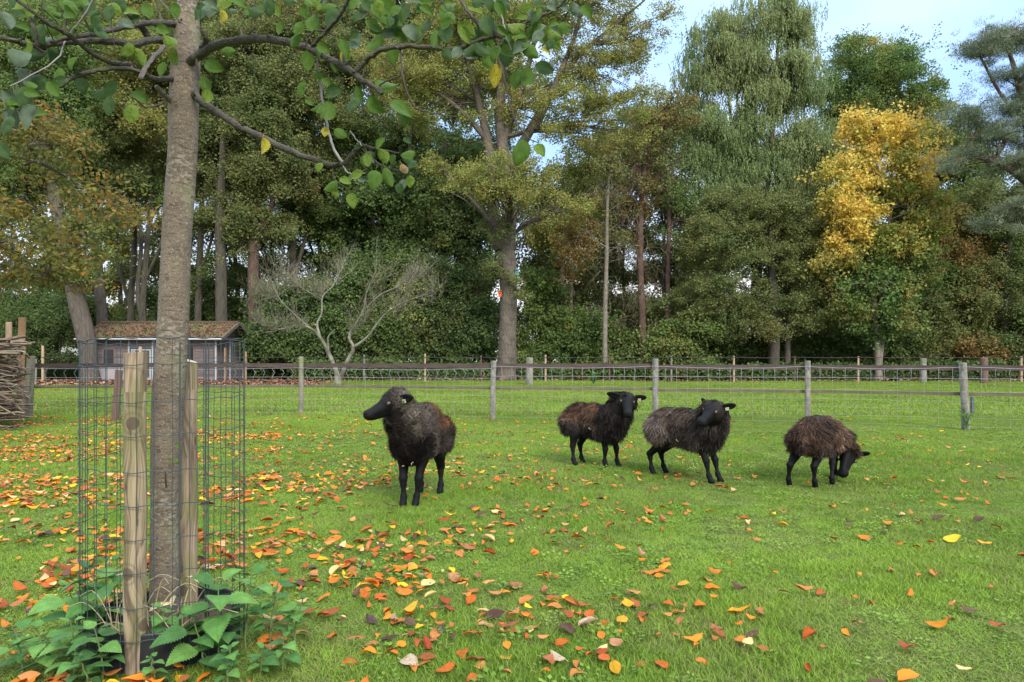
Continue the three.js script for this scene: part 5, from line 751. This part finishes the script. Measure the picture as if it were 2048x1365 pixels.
weed('bright thistle sprig just left of the near fence post by the third sheep', 852, 9.2, 0.12, 6, 0.06, 33, [0.13, 0.25, 0.05]);
// ---------------------------------------------------------------- sheep
const smin = (a, b, k) => { const h = Math.max(k - Math.abs(a - b), 0) / k; return Math.min(a, b) - h * h * k * 0.25; };
function cap(px, py, pz, a, b, ra, rb, zs = 1) { const bx = b.x - a.x, by = b.y - a.y, bz = b.z - a.z, x = px - a.x, y = py - a.y, z = (pz - a.z) * zs, h = clamp((x * bx + y * by + z * bz) / (bx * bx + by * by + bz * bz), 0, 1); return Math.hypot(x - bx * h, y - by * h, z - bz * h) - (ra + (rb - ra) * h); }
function polygonize(field, min, max, N) {
  const mc = new MarchingCubes(N, new THREE.MeshBasicMaterial(), false, false, 200000); mc.isolation = 0;
  const hs = N / 2, c = min.clone().add(max).multiplyScalar(0.5), s = max.clone().sub(min).multiplyScalar(0.5);
  for (let z = 0; z < N; z++) for (let y = 0; y < N; y++) for (let x = 0; x < N; x++) mc.field[x + y * N + z * N * N] = -field(c.x + (x - hs) / hs * s.x, c.y + (y - hs) / hs * s.y, c.z + (z - hs) / hs * s.z);
  mc.update();
  const n = mc.count, pos = new Float32Array(n * 3);
  for (let i = 0; i < n; i++) { pos[i * 3] = c.x + mc.positionArray[i * 3] * s.x; pos[i * 3 + 1] = c.y + mc.positionArray[i * 3 + 1] * s.y; pos[i * 3 + 2] = c.z + mc.positionArray[i * 3 + 2] * s.z; }
  let g = new THREE.BufferGeometry(); g.setAttribute('position', new THREE.BufferAttribute(pos, 3)); g = mergeVertices(g, 1e-5); g.computeVertexNormals(); return g;
}
function woolTuft(seed, L, curl) {
  const R = rng(seed), pos = [], idx = [];
  for (let i = 0; i < 9; i++) {
    const x0 = (R() - 0.5) * 0.03, z0 = (R() - 0.5) * 0.03, a = R() * 6.28, l = L * (0.6 + 0.7 * R()), w = 0.0022 + 0.0012 * R(), k = pos.length / 3, sx = Math.cos(a), sz = Math.sin(a), b = R() * 6.28, cu = curl * (0.4 + R());
    for (let j = 0; j <= 4; j++) { const f = j / 4, ox = x0 + Math.cos(b + f * curl * 5) * cu * 0.03 * f, oz = z0 + Math.sin(b + f * curl * 5) * cu * 0.03 * f, ww = w * (1 - 0.75 * f); pos.push(ox - sx * ww, l * f, oz - sz * ww, ox + sx * ww, l * f, oz + sz * ww); if (j) { const q = k + j * 2; idx.push(q - 2, q - 1, q + 1, q - 2, q + 1, q); } }
  }
  const g = new THREE.BufferGeometry(); g.setAttribute('position', new THREE.Float32BufferAttribute(pos, 3)); g.setIndex(idx); g.computeVertexNormals(); return g;
}
const TUFT = { curly: [woolTuft(1, 0.035, 1.3), woolTuft(2, 0.035, 1.3)], long: [woolTuft(3, 0.062, 0.5), woolTuft(4, 0.062, 0.5)] };
const skinM = new THREE.MeshPhysicalMaterial({ vertexColors: true, roughness: 0.7, specularIntensity: 0.35, side: THREE.DoubleSide }), woolM = new THREE.MeshPhysicalMaterial({ color: 0xffffff, roughness: 0.8, specularIntensity: 0.4, side: THREE.DoubleSide });
const eyeM = mat({ color: rgb(0.10, 0.075, 0.035), roughness: 0.15 }), pupilM = mat({ color: rgb(0.004, 0.004, 0.004), roughness: 0.1 }), tagM = mat({ color: rgb(0.5, 0.52, 0.3), roughness: 0.6 }), strawM = mat({ color: rgb(0.55, 0.45, 0.3), roughness: 0.9 });
// o: front and hind foot points (world), poll and muzzle points (world), scale, fleece
function sheep(label, o) {
  const fm = o.front[0].clone().add(o.front[1]).multiplyScalar(0.5), hm = o.hind[0].clone().add(o.hind[1]).multiplyScalar(0.5), org = fm.clone().add(hm).multiplyScalar(0.5).setY(0), fw = (o.dir || fm.clone().sub(hm)).setY(0).normalize();
  const yaw = Math.atan2(-fw.z, fw.x), t = thing('sheep', label, 'sheep', org), s = o.s, inv = new THREE.Matrix4().makeRotationY(-yaw);
  t.rotation.y = yaw;
  const loc = (p) => p.clone().sub(org).applyMatrix4(inv);
  const sg = (x, y, z) => V(x * s, y * s, z * s), R = rng(o.seed);
  const torso = [[sg(0.20, 0.505, 0), sg(0.0, 0.50, 0), 0.138 * s, 0.142 * s], [sg(0, 0.50, 0), sg(-0.2, 0.515, 0), 0.142 * s, 0.134 * s], [sg(0.22, 0.43, 0), sg(0.1, 0.43, 0), 0.1 * s, 0.1 * s], [sg(-0.2, 0.505, 0), sg(-0.265, 0.49, 0), 0.135 * s, 0.105 * s]];
  const poll = loc(o.poll), muz = loc(o.muzzle), hd = muz.clone().sub(poll), Lh = hd.length(); hd.normalize();
  const ref = V(0, 1, 0).addScaledVector(V(1, 0, 0), o.fwdUp || 0.15), hu = ref.clone().addScaledVector(hd, -ref.dot(hd)).normalize(), hr = hd.clone().cross(hu);
  const hp = (a, b, c) => poll.clone().addScaledVector(hd, a * Lh).addScaledVector(hu, b * Lh).addScaledVector(hr, c * Lh);
  const nb = sg(0.23, 0.50, 0), ne = hp(0.1, -0.12, 0), nm = nb.clone().lerp(ne, 0.5).add(o.neckOff ? sg(...o.neckOff) : V(0, 0, 0));
  const nk = s * (o.nk || 0.9), neck = [[nb, nm, 0.125 * nk, 0.105 * nk], [nm, ne, 0.105 * nk, (o.neckR || 0.08) * s], [sg(0.26, 0.45, 0), nm, 0.095 * nk, 0.085 * nk]];
  const legs = [];
  o.front.map(loc).forEach((f) => {
    const sd = Math.sign(f.z) || 1, S = V(0.18 * s, 0.44 * s, sd * 0.075 * s), ft = V(f.x, 0, f.z), at = (k, y, dx = 0) => V(lerp(S.x, ft.x, k) + dx * s, y * s, lerp(S.z, ft.z, k));
    const E = at(0.3, 0.32, -0.012), K = at(0.62, 0.195, 0.008), B = at(0.95, 0.065, -0.004), Hf = at(1, 0.022, 0.012);
    legs.push([S, E, 0.068 * s, 0.045 * s], [E, K, 0.041 * s, 0.0265 * s], [K, at(0.72, 0.155, 0.004), 0.03 * s, 0.02 * s], [at(0.72, 0.155, 0.004), B, 0.02 * s, 0.0148 * s], [B, Hf, 0.026 * s, 0.019 * s], [Hf, at(1, 0.014, 0.03), 0.025 * s, 0.02 * s]);
  });
  o.hind.map(loc).forEach((f) => {
    const sd = Math.sign(f.z) || 1, S = V(-0.25 * s, 0.47 * s, sd * 0.07 * s), ft = V(f.x, 0, f.z);
    const St = V(-0.18 * s, 0.345 * s, lerp(S.z, ft.z, 0.35) + sd * 0.015 * s), Hk = V(ft.x - 0.045 * s, 0.205 * s, lerp(S.z, ft.z, 0.75)), B = V(ft.x - 0.022 * s, 0.065 * s, ft.z), Hf = V(ft.x, 0.022 * s, ft.z);
    legs.push([S, St, 0.1 * s, 0.068 * s], [St, Hk, 0.06 * s, 0.028 * s], [Hk, Hk.clone().lerp(B, 0.3), 0.031 * s, 0.02 * s], [Hk.clone().lerp(B, 0.3), B, 0.02 * s, 0.0148 * s], [B, Hf, 0.026 * s, 0.019 * s], [Hf, V(ft.x + 0.018 * s, 0.014 * s, ft.z), 0.025 * s, 0.02 * s]);
  });
  const tail = [sg(-0.33, 0.53, 0), sg(-0.365, 0.40, 0), 0.038 * s, 0.025 * s];
  const fT = (x, y, z) => { let d = 9; for (const c of torso) d = smin(d, cap(x, y, z, c[0], c[1], c[2], c[3], o.zs || 1.5), 0.07 * s); for (const c of neck) d = smin(d, cap(x, y, z, c[0], c[1], c[2], c[3]), 0.07 * s); return smin(d, cap(x, y, z, ...tail), 0.03 * s); };
  const fB = (x, y, z) => { let d = fT(x, y, z); let l = 9; for (const c of legs) l = smin(l, cap(x, y, z, c[0], c[1], c[2], c[3]), 0.018 * s); return smin(d, l, 0.045 * s); };
  const lo = V(-0.62 * s, -0.02, -0.34 * s), hi = V(0.62 * s, 0.9 * s, 0.34 * s); lo.min(poll.clone().subScalar(0.16 * s)); hi.max(poll.clone().addScalar(0.16 * s)); lo.y = -0.02;
  const gb = polygonize(fB, lo, hi, 100);
  // head
  const ell = (x, y, z, c, ax, r) => { const dx = x - c.x, dy = y - c.y, dz = z - c.z, q = ax.map((a) => a.x * dx + a.y * dy + a.z * dz), k0 = Math.hypot(q[0] / r[0], q[1] / r[1], q[2] / r[2]), k1 = Math.hypot(q[0] / r[0] ** 2, q[1] / r[1] ** 2, q[2] / r[2] ** 2); return k0 * (k0 - 1) / Math.max(k1, 1e-6); };
  const hc = [[hp(0.05, -0.05, 0), hp(0.32, 0.0, 0), 0.225, 0.205, 1.1], [hp(0.3, -0.02, 0), hp(0.9, -0.1, 0), 0.2, 0.112, 1.12], [hp(0.12, -0.2, 0), hp(0.8, -0.19, 0), 0.15, 0.085, 1], [hp(0.88, -0.1, -0.03), hp(0.88, -0.1, 0.03), 0.118, 0.118, 1]].map(([a, b, ra, rb]) => [a, b, ra * Lh, rb * Lh]);
  const ears = [-1, 1].map((q) => { const e = (o.ears && o.ears[q < 0 ? 0 : 1]) || [0.0, o.earUp ?? 0.02, 1], ax = hr.clone().multiplyScalar(q * e[2]).addScaledVector(hu, e[1]).addScaledVector(hd, e[0]).normalize(), up2 = hu.clone().addScaledVector(ax, -hu.dot(ax)).normalize(), n2 = ax.clone().cross(up2).normalize(); return { c: hp(0.12, 0.08, q * 0.22).addScaledVector(ax, 0.22 * Lh * (o.el || 1)), ax, up2, n2, q }; });
  const nost = [-1, 1].map((q) => hp(1.0, -0.05, q * 0.055)), soc = [-1, 1].map((q) => hp(0.36, 0.06, q * 0.185));
  const mouth = [hp(1.0, -0.155, 0), hp(0.72, -0.165, 0.13), hp(0.72, -0.165, -0.13)];
  const fH = (x, y, z) => {
    let d = 9; for (const c of hc) d = smin(d, cap(x, y, z, c[0], c[1], c[2], c[3]), 0.07 * Lh);
    for (const c of soc) d = smin(d, Math.hypot(x - c.x, y - c.y, z - c.z) - 0.055 * Lh, 0.05 * Lh);
    for (const e of ears) { d = smin(d, ell(x, y, z, e.c, [e.ax, e.up2, e.n2], [0.26 * Lh * (o.el || 1), 0.12 * Lh, 0.05 * Lh]), 0.04 * Lh); d = -smin(-d, ell(x, y, z, e.c.clone().addScaledVector(hd, 0.05 * Lh).addScaledVector(e.ax, 0.03 * Lh), [e.ax, e.up2, e.n2], [0.19 * Lh * (o.el || 1), 0.075 * Lh, 0.03 * Lh]), 0.01 * Lh); }
    for (const c of nost) d = -smin(-d, Math.hypot(x - c.x, y - c.y, z - c.z) - 0.026 * Lh, 0.015 * Lh);
    d = -smin(-d, cap(x, y, z, mouth[0], mouth[1], 0.012 * Lh, 0.01 * Lh), 0.012 * Lh); d = -smin(-d, cap(x, y, z, mouth[0], mouth[2], 0.012 * Lh, 0.01 * Lh), 0.012 * Lh);
    return smin(d, cap(x, y, z, nm, ne, 0.1 * s, 0.085 * s) + 0.02, 0.02);
  };
  const hcn = hp(0.4, 0, 0), ex = 1.12 * Lh;
  const gh = polygonize((x, y, z) => Math.max(fH(x, y, z), Math.hypot(x - hcn.x, y - hcn.y, z - hcn.z) - ex * 0.97), hcn.clone().subScalar(ex), hcn.clone().addScalar(ex), 100);
  const fleeceMask = (x, y, z) => (fT(x, y, z) < 0.022 * s && y > 0.24 * s) || y > 0.36 * s;
  const body = mergeGeometries([gb, gh]);
  colored(body, (x, y, z, i) => { const wool = i < gb.attributes.position.count && fleeceMask(x, y, z), k = 0.8 + 0.5 * noise(x * 60, y * 60, z * 60); return wool ? [0.012 * k, 0.009 * k, 0.008 * k] : [0.0048 * k, 0.0045 * k, 0.005 * k]; });
  part('body', body, skinM, t);
  for (const q of [-1, 1]) { const g = new THREE.SphereGeometry(0.055 * Lh, 14, 10), p = hp(0.37, 0.055, q * 0.2); g.translate(p.x, p.y, p.z); const e = part('eye', g, eyeM, t); const u = new THREE.SphereGeometry(0.03 * Lh, 10, 8), pp = hp(0.375, 0.055, q * 0.236); u.scale(1, 1, 1); u.translate(pp.x, pp.y, pp.z); part('pupil', u, pupilM, e); }
  for (const q of o.tags || []) { const e = ears[q < 0 ? 0 : 1], g = new THREE.BoxGeometry(0.028, 0.024, 0.004); const M = new THREE.Matrix4().makeBasis(e.ax, e.up2, e.n2).setPosition(e.c.clone().addScaledVector(hd, 0.05 * Lh).addScaledVector(e.up2, -0.06 * Lh)); g.applyMatrix4(M); part('ear_tag', g, tagM, t); }
  // fleece
  const P0 = body.attributes.position, N0 = body.attributes.normal, I = body.index.array, tris = [], cum = []; let tot = 0;
  const A = V(0, 0, 0), B = V(0, 0, 0), C = V(0, 0, 0);
  for (let i = 0; i < I.length; i += 3) {
    A.fromBufferAttribute(P0, I[i]); B.fromBufferAttribute(P0, I[i + 1]); C.fromBufferAttribute(P0, I[i + 2]);
    const cx = (A.x + B.x + C.x) / 3, cy = (A.y + B.y + C.y) / 3, cz = (A.z + B.z + C.z) / 3, hx = (cx - poll.x) * hd.x + (cy - poll.y) * hd.y + (cz - poll.z) * hd.z, hy = (cx - poll.x) * hu.x + (cy - poll.y) * hu.y + (cz - poll.z) * hu.z, hz = (cx - poll.x) * hr.x + (cy - poll.y) * hr.y + (cz - poll.z) * hr.z;
    const isHead = I[i] >= gb.attributes.position.count;
    const onHead = isHead ? hx < (o.capF ?? 0.2) * Lh && Math.abs(hz) < 0.24 * Lh && hy > 0.02 * Lh : fleeceMask(cx, cy, cz) && !(hx > 0.08 * Lh && Math.hypot(hy, hz) < 0.56 * Lh);
    if (!onHead) continue;
    const ar = B.sub(A).cross(C.sub(A)).length() * (isHead ? 1.6 : 1); tot += ar; cum.push(tot); tris.push(i);
  }
  const mats = [[], []], cols = [[], []], n = o.n || 7600, M = new THREE.Matrix4(), X = V(0, 0, 0);
  for (let k = 0; k < n; k++) {
    const r = R() * tot; let a = 0, b = cum.length - 1; while (a < b) { const m = (a + b) >> 1; cum[m] < r ? (a = m + 1) : (b = m); }
    const i = tris[a]; let r1 = Math.sqrt(R()), r2 = R(); const w = [1 - r1, r1 * (1 - r2), r1 * r2], p = V(0, 0, 0), nn = V(0, 0, 0);
    for (let q = 0; q < 3; q++) { p.addScaledVector(A.fromBufferAttribute(P0, I[i + q]), w[q]); nn.addScaledVector(B.fromBufferAttribute(N0, I[i + q]), w[q]); }
    nn.normalize();
    const rel = V(p.x / s, p.y / s, p.z / s), cl = noise(p.x * 28 + 7, p.y * 28, p.z * 28) - 0.5, cm = noise(p.x * 28, p.y * 28 + 31, p.z * 28) - 0.5, st = o.wool === 'curly' ? 0.55 : 1;
    const fl = nn.clone().multiplyScalar(o.wool === 'curly' ? 0.9 : 0.38).add(V(-0.4 * st + cl * 1.3, -0.7 * st + cm * 0.8, cl * 1.0)).normalize();
    X.set(R() - 0.5, R() - 0.5, R() - 0.5); X.addScaledVector(fl, -X.dot(fl)).normalize();
    const sc = s * (0.7 + 0.6 * R()) * (p.x > 0.17 * s && p.y > 0.25 * s ? o.ruff || 1 : 1) * (I[i] >= gb.attributes.position.count ? 0.65 : 1), wq = R() < 0.5 ? 0 : 1;
    mats[wq].push(M.clone().makeBasis(X, fl, X.clone().cross(fl)).scale(V(sc, sc, sc)).setPosition(p.addScaledVector(nn, -0.006)));
    cols[wq].push(rgb(...o.color(rel, R, fbm(rel.x * 5 + o.seed, rel.y * 5, rel.z * 5, 3))));
  }
  [0, 1].forEach((w) => insts('fleece', TUFT[o.wool][w], woolM, t, mats[w], cols[w]));
  (o.straw || []).forEach(([x, y, z], i) => { const q = sg(x, y, z), g = tube([q, q.clone().add(V(0.012, 0.008 * (i % 3 - 1), 0.01 * s)), q.clone().add(V(0.026, 0.016 * ((i * 7) % 3 - 1), 0.004))], [0.0022, 0.002, 0.0015], 4); part('straw', g, strawM, t); });
}
const jit = (c, R, a = 0.5) => { const j = 1 - a / 2 + a * R() * R() * 2; return [c[0] * j, c[1] * j, c[2] * j]; };
const blk = [0.012, 0.010, 0.009], brn = [0.10, 0.056, 0.034], gry = [0.15, 0.125, 0.10], rst = [0.15, 0.065, 0.028], drk = [0.032, 0.024, 0.019];
const Gp = (u, v) => { const p = P(u, v, GZ(v)); p.y = 0; return p; };
sheep('curly dark sheep nearest the camera, its head in profile, left of the others', { seed: 11, s: 0.98, zs: 1.85, nk: 0.76, wool: 'curly', n: 9000, front: [Gp(807, 1014), Gp(832, 1013)], hind: [Gp(840, 986), Gp(880, 988)], dir: V(-0.13, 0, 0.99), poll: P(797, 800, 4.58), muzzle: P(727, 826, 4.44), earUp: -0.05, ears: [[-0.5, 0.1, 0.8], [-0.55, 0.05, 0.75]], tags: [-1, 1], capF: 0.25,
  color: (p, R, n) => jit(p.x > 0.2 && p.y < 0.5 ? mix3(blk, drk, n) : p.x < -0.12 && p.y > 0.5 ? mix3(brn, rst, n) : mix3(p.y < 0.34 ? blk : drk, p.y < 0.34 ? drk : gry, smoothstep(n, 0.36, 0.66)), R, 0.9), straw: [[0.36, 0.60, 0.07], [0.38, 0.57, 0.1], [0.34, 0.55, 0.1], [0.37, 0.33, -0.05], [0.35, 0.3, 0.02], [0.1, 0.33, 0.17]] });
sheep('long-haired dark brown sheep facing the camera, left of the pair by the fence post', { seed: 22, s: 0.9, wool: 'long', n: 8600, ruff: 1.15, front: [Gp(1210, 936), Gp(1235, 934)], hind: [Gp(1150, 932), Gp(1166, 927)], dir: V(0.72, 0, 0.7), poll: P(1252, 795, 6.2), muzzle: P(1258, 827, 5.97), earUp: 0.0, ears: [[-0.1, 0.08, 1], [-0.1, 0.08, 1]], tags: [-1], capF: 0.3, neckR: 0.1,
  color: (p, R, n) => jit(p.x > 0.16 ? mix3(blk, drk, n) : p.y > 0.5 ? mix3(drk, brn, smoothstep(n, 0.25, 0.6)) : mix3(mix3(blk, drk, n), mix3(gry, brn, R() * 0.7), smoothstep(n, 0.42, 0.66)), R, 1), straw: [[0.05, 0.42, 0.17]] });
sheep('grizzled grey-brown long-haired sheep standing third from the left, looking back to the left', { seed: 33, s: 0.9, wool: 'long', n: 9000, ruff: 1.1, front: [Gp(1420, 967), Gp(1438, 964)], hind: [Gp(1307, 951), Gp(1331, 946)], dir: V(0.7, 0, 0.72), poll: P(1433, 815, 5.42), muzzle: P(1399, 843, 5.27), earUp: -0.1, ears: [[-0.5, 0.1, 0.7], [-0.5, 0.0, 0.75]], tags: [-1], capF: 0.12, neckR: 0.1,
  color: (p, R, n) => jit(p.x > 0.26 ? mix3(blk, mix3(drk, gry, 0.3), n) : p.y < 0.3 && p.x > -0.2 ? blk : mix3(mix3(drk, brn, 0.5), p.x < -0.1 ? [0.14, 0.112, 0.09] : [0.08, 0.06, 0.047], smoothstep(n, 0.3, 0.6)), R, 0.9), straw: [[0.34, 0.5, 0.12], [0.35, 0.42, 0.12], [0.3, 0.56, 0.12], [0, 0.38, 0.17]] });
sheep('brown shaggy sheep grazing with its head down at the right', { seed: 44, s: 0.84, wool: 'long', n: 8600, front: [Gp(1664, 970), Gp(1672, 955)], hind: [Gp(1579, 972), Gp(1631, 976)], dir: V(0.68, 0, -0.73), el: 0.75, neckR: 0.075, poll: P(1700, 898, 5.74), muzzle: P(1686, 957, 5.63), fwdUp: 1.2, neckOff: [0.04, 0.02, 0], ears: [[-0.35, 0.1, 0.9], [-0.35, 0.1, 0.9]], capF: 0.1,
  color: (p, R, n) => jit(p.y < 0.3 && p.x > 0.1 ? mix3(drk, rst, n * 0.8) : mix3(mix3(drk, brn, n), p.x < -0.15 && p.y < 0.42 ? gry : [0.17, 0.105, 0.07], smoothstep(n, 0.4, 0.66)), R, 1) });
// ---------------------------------------------------------------- fallen leaves
{
  const shapes = [[0.15, 0.22, 'arched', 0.2], [0.35, 0.1, 'cupped', 0], [0.08, 0.06, 'flat', 0.1], [0.6, 0.1, 'rolled', 0.2], [0.2, -0.25, 'upturned', 0.2], [0.35, 0.35, 'curled', 0.5], [0.2, 0.15, 'twisted', 0.8]];
  const G = shapes.map(([c, b, , tw], i) => blade(1, 0.6, { curl: c, bend: b, nu: 8, nv: 4, tip: 0.85, round: 0.72, twist: tw, petiole: 0.22, wav: 0.18, seed: 90 + i }));
  const C = [['orange', [0.60, 0.17, 0.012]], ['rust-red', [0.42, 0.085, 0.012]], ['copper-brown', [0.38, 0.13, 0.03]], ['golden yellow', [0.68, 0.40, 0.012]], ['pale tan', [0.56, 0.36, 0.15]], ['pinkish orange', [0.54, 0.21, 0.065]], ['dark brown', [0.10, 0.05, 0.03]], ['yellow-orange', [0.66, 0.28, 0.012]]];
  const CM = C.map(([, c], i) => [0, 1, 2, 3].map((k) => leafMat({ map: (i + k) % 2 ? veinSpot : vein, color: rgb(...[[1, 1, 1], [0.72, 0.62, 0.7], [1.15, 1.3, 1.2], [0.85, 1.02, 1.6]][k].map((f, j) => Math.min(0.8, c[j] * f))), roughness: 0.65, transmission: 0.18, specularIntensity: 0.35 })));
  const pick = (R) => { const r = R(); return r < 0.32 ? 0 : r < 0.46 ? 1 : r < 0.64 ? 2 : r < 0.70 ? 3 : r < 0.77 ? 4 : r < 0.89 ? 5 : r < 0.95 ? 6 : 7; };
  const R = rng(2024), all = [];
  const dens = (x, z) => { const u = CX + x / z * F; let d = u < 560 ? 95 : u < 1000 ? lerp(55, 36, (u - 560) / 440) : u < 1500 ? lerp(36, 13, (u - 1000) / 500) : 8; if (z < 2.45 && u > 600) d *= 0.7; if (z < 3.2 && u < 600) d *= 0.6; if (z < 3.6 && u > 600 && u < 1400) d *= 1.35; if (z > 6) d *= u < 560 ? 1.0 : 0.55; if (z > 9.5) d *= u < 300 ? 0.8 : 0.35; if (z > 12) d *= 0.12; return d * (0.25 + 1.9 * smoothstep(fbm(x * 1.6, z * 1.6, 4, 3), 0.38, 0.66)); };
  for (let i = 0; i < 120000; i++) { const z = Math.sqrt(lerp(4, 26 * 26, Math.pow(R(), 1.6))), x = (R() * 2 - 1) * 0.8 * z; const wgt = dens(x, z) / 60 * Math.pow(z * z / 676, 0.375) * 0.5; if (R() > wgt * 1.15) continue; if (Math.hypot(x - TC.x, -z - TC.z) < 0.31) continue; all.push([x, z]); }
  for (let i = 0; i < 60; i++) all.push([lerp(-0.6, 1.2, R()), lerp(2.2, 4.2, R())]);
  const items = all.map(([x, z]) => { const si = Math.floor(R() * 7), ci = pick(R), L = (0.035 + 0.07 * R() * (0.4 + 0.6 * R())) * (z > 6 ? 0.85 : 1); return { x, z, si, ci, L, y: 0.009 + 0.014 * R(), e: [(R() - 0.5) * 0.7, R() * 6.283, (R() - 0.5) * 0.6], flip: R() < 0.4, k: L / z, u: CX + x / z * F }; });
  const inView = (a) => a.u > -20 && a.u < 2068 && a.z > 2.12;
  items.sort((a, b) => (inView(b) ? b.k : 0) - (inView(a) ? a.k : 0));
  const where = (a) => Math.hypot(a.x - TC.x, a.z - TZ) < 0.75 ? (a.x < TC.x ? 'close to the left side of the wire cage' : 'close to the right side of the wire cage') : a.u < 170 ? 'at the left edge, left of the wire cage' : a.u < 560 ? 'behind the wire cage' : a.u < 760 ? (a.z < 3.1 ? 'in the foreground between cage and photo centre' : 'between the cage and the nearest sheep') : a.u < 1000 ? (a.z < 2.9 ? 'at the front edge below the nearest sheep' : 'just in front of the nearest sheep') : a.u < 1280 ? (a.z < 2.9 ? 'at the front edge below the camera-facing sheep' : 'below the camera-facing sheep') : a.u < 1540 ? (a.z < 2.9 ? 'at the front edge below the grizzled sheep' : 'below the grizzled sheep') : a.u < 1760 ? 'below the grazing sheep' : 'at the right side beyond the grazing sheep';
  const E = new THREE.Euler(), q = new THREE.Quaternion(), M = new THREE.Matrix4();
  items.forEach((a, i) => {
    E.set(a.e[0] + (a.flip ? Math.PI : 0), a.e[1], a.e[2], 'YXZ'); const y = a.y + (a.flip ? 0.02 : 0);
    if (i < 300) { const o = new THREE.Mesh(G[a.si], CM[a.ci][(i * 7 + a.si) % 4]); o.name = numbered('fallen_leaf'); o.castShadow = o.receiveShadow = true; o.position.set(a.x, y, -a.z); o.rotation.copy(E); o.scale.setScalar(a.L); scene.add(o); tag(o, `${shapes[a.si][2]} ${C[a.ci][0]} leaf in the grass ${where(a)}`, 'fallen leaf', `${C[a.ci][0]} leaves ${where(a)}`); }
    else a.m = M.clone().compose(V(a.x, y, -a.z), q.setFromEuler(E), V(a.L, a.L, a.L));
  });
  const rest = items.slice(300), root = new THREE.Group(); root.name = 'fallen_leaves'; scene.add(root); tag(root, 'orange and brown fallen leaves strewn over the lawn farther off', 'fallen leaves', null, 'stuff');
  const LG = [0, 1, 3, 5, 6].map((i) => blade(1, 0.6, { curl: shapes[i][0], bend: shapes[i][1], nu: 4, nv: 2, tip: 0.85, round: 0.72, twist: shapes[i][3], wav: 0.15, seed: i }));
  const im = leafMat({ roughness: 0.7, transmission: 0.15 });
  LG.forEach((g, gi) => { const s = rest.filter((_, i) => i % 5 === gi); insts('leaves', g, im, root, s.map((a) => a.m), s.map((a) => { const c = C[a.ci][1], j = 0.75 + 0.5 * R(); return rgb(c[0] * j, c[1] * j, c[2] * j); })); });
  // brown litter under the trees and a strip of bare soil under the near fence
  const R2 = rng(77), mats = [], cols = [];
  for (let i = 0; i < 9000; i++) { const left = R2() < 0.82, x = left ? lerp(-25, -8, R2()) : lerp(-9, 26, R2()), z = left ? lerp(27, 34, R2()) : (x < 6 ? 33.6 : 32.2) + 2.6 * R2() * R2(); E.set(R2() - 0.5, R2() * 6.28, R2() - 0.5); const s = 0.1 + 0.1 * R2(); mats.push(M.clone().compose(V(x, 0.02 + 0.03 * R2(), -z), q.setFromEuler(E), V(s, s, s))); const c = C[[0, 2, 2, 5, 5, 4, 6][Math.floor(R2() * 7)]][1]; const gy = (c[0] + c[1] + c[2]) / 3; cols.push(rgb(lerp(c[0], gy, 0.35) * 0.75, lerp(c[1], gy, 0.35) * 0.75, lerp(c[2], gy, 0.35) * 0.75)); }
  const lit = new THREE.Group(); lit.name = 'leaf_litter'; scene.add(lit); tag(lit, 'brown leaf litter along the edge of the wood and around the shed', 'leaf litter', null, 'stuff'); insts('litter', LG[1], im, lit, mats, cols);
}
renderer.render(scene, camera);
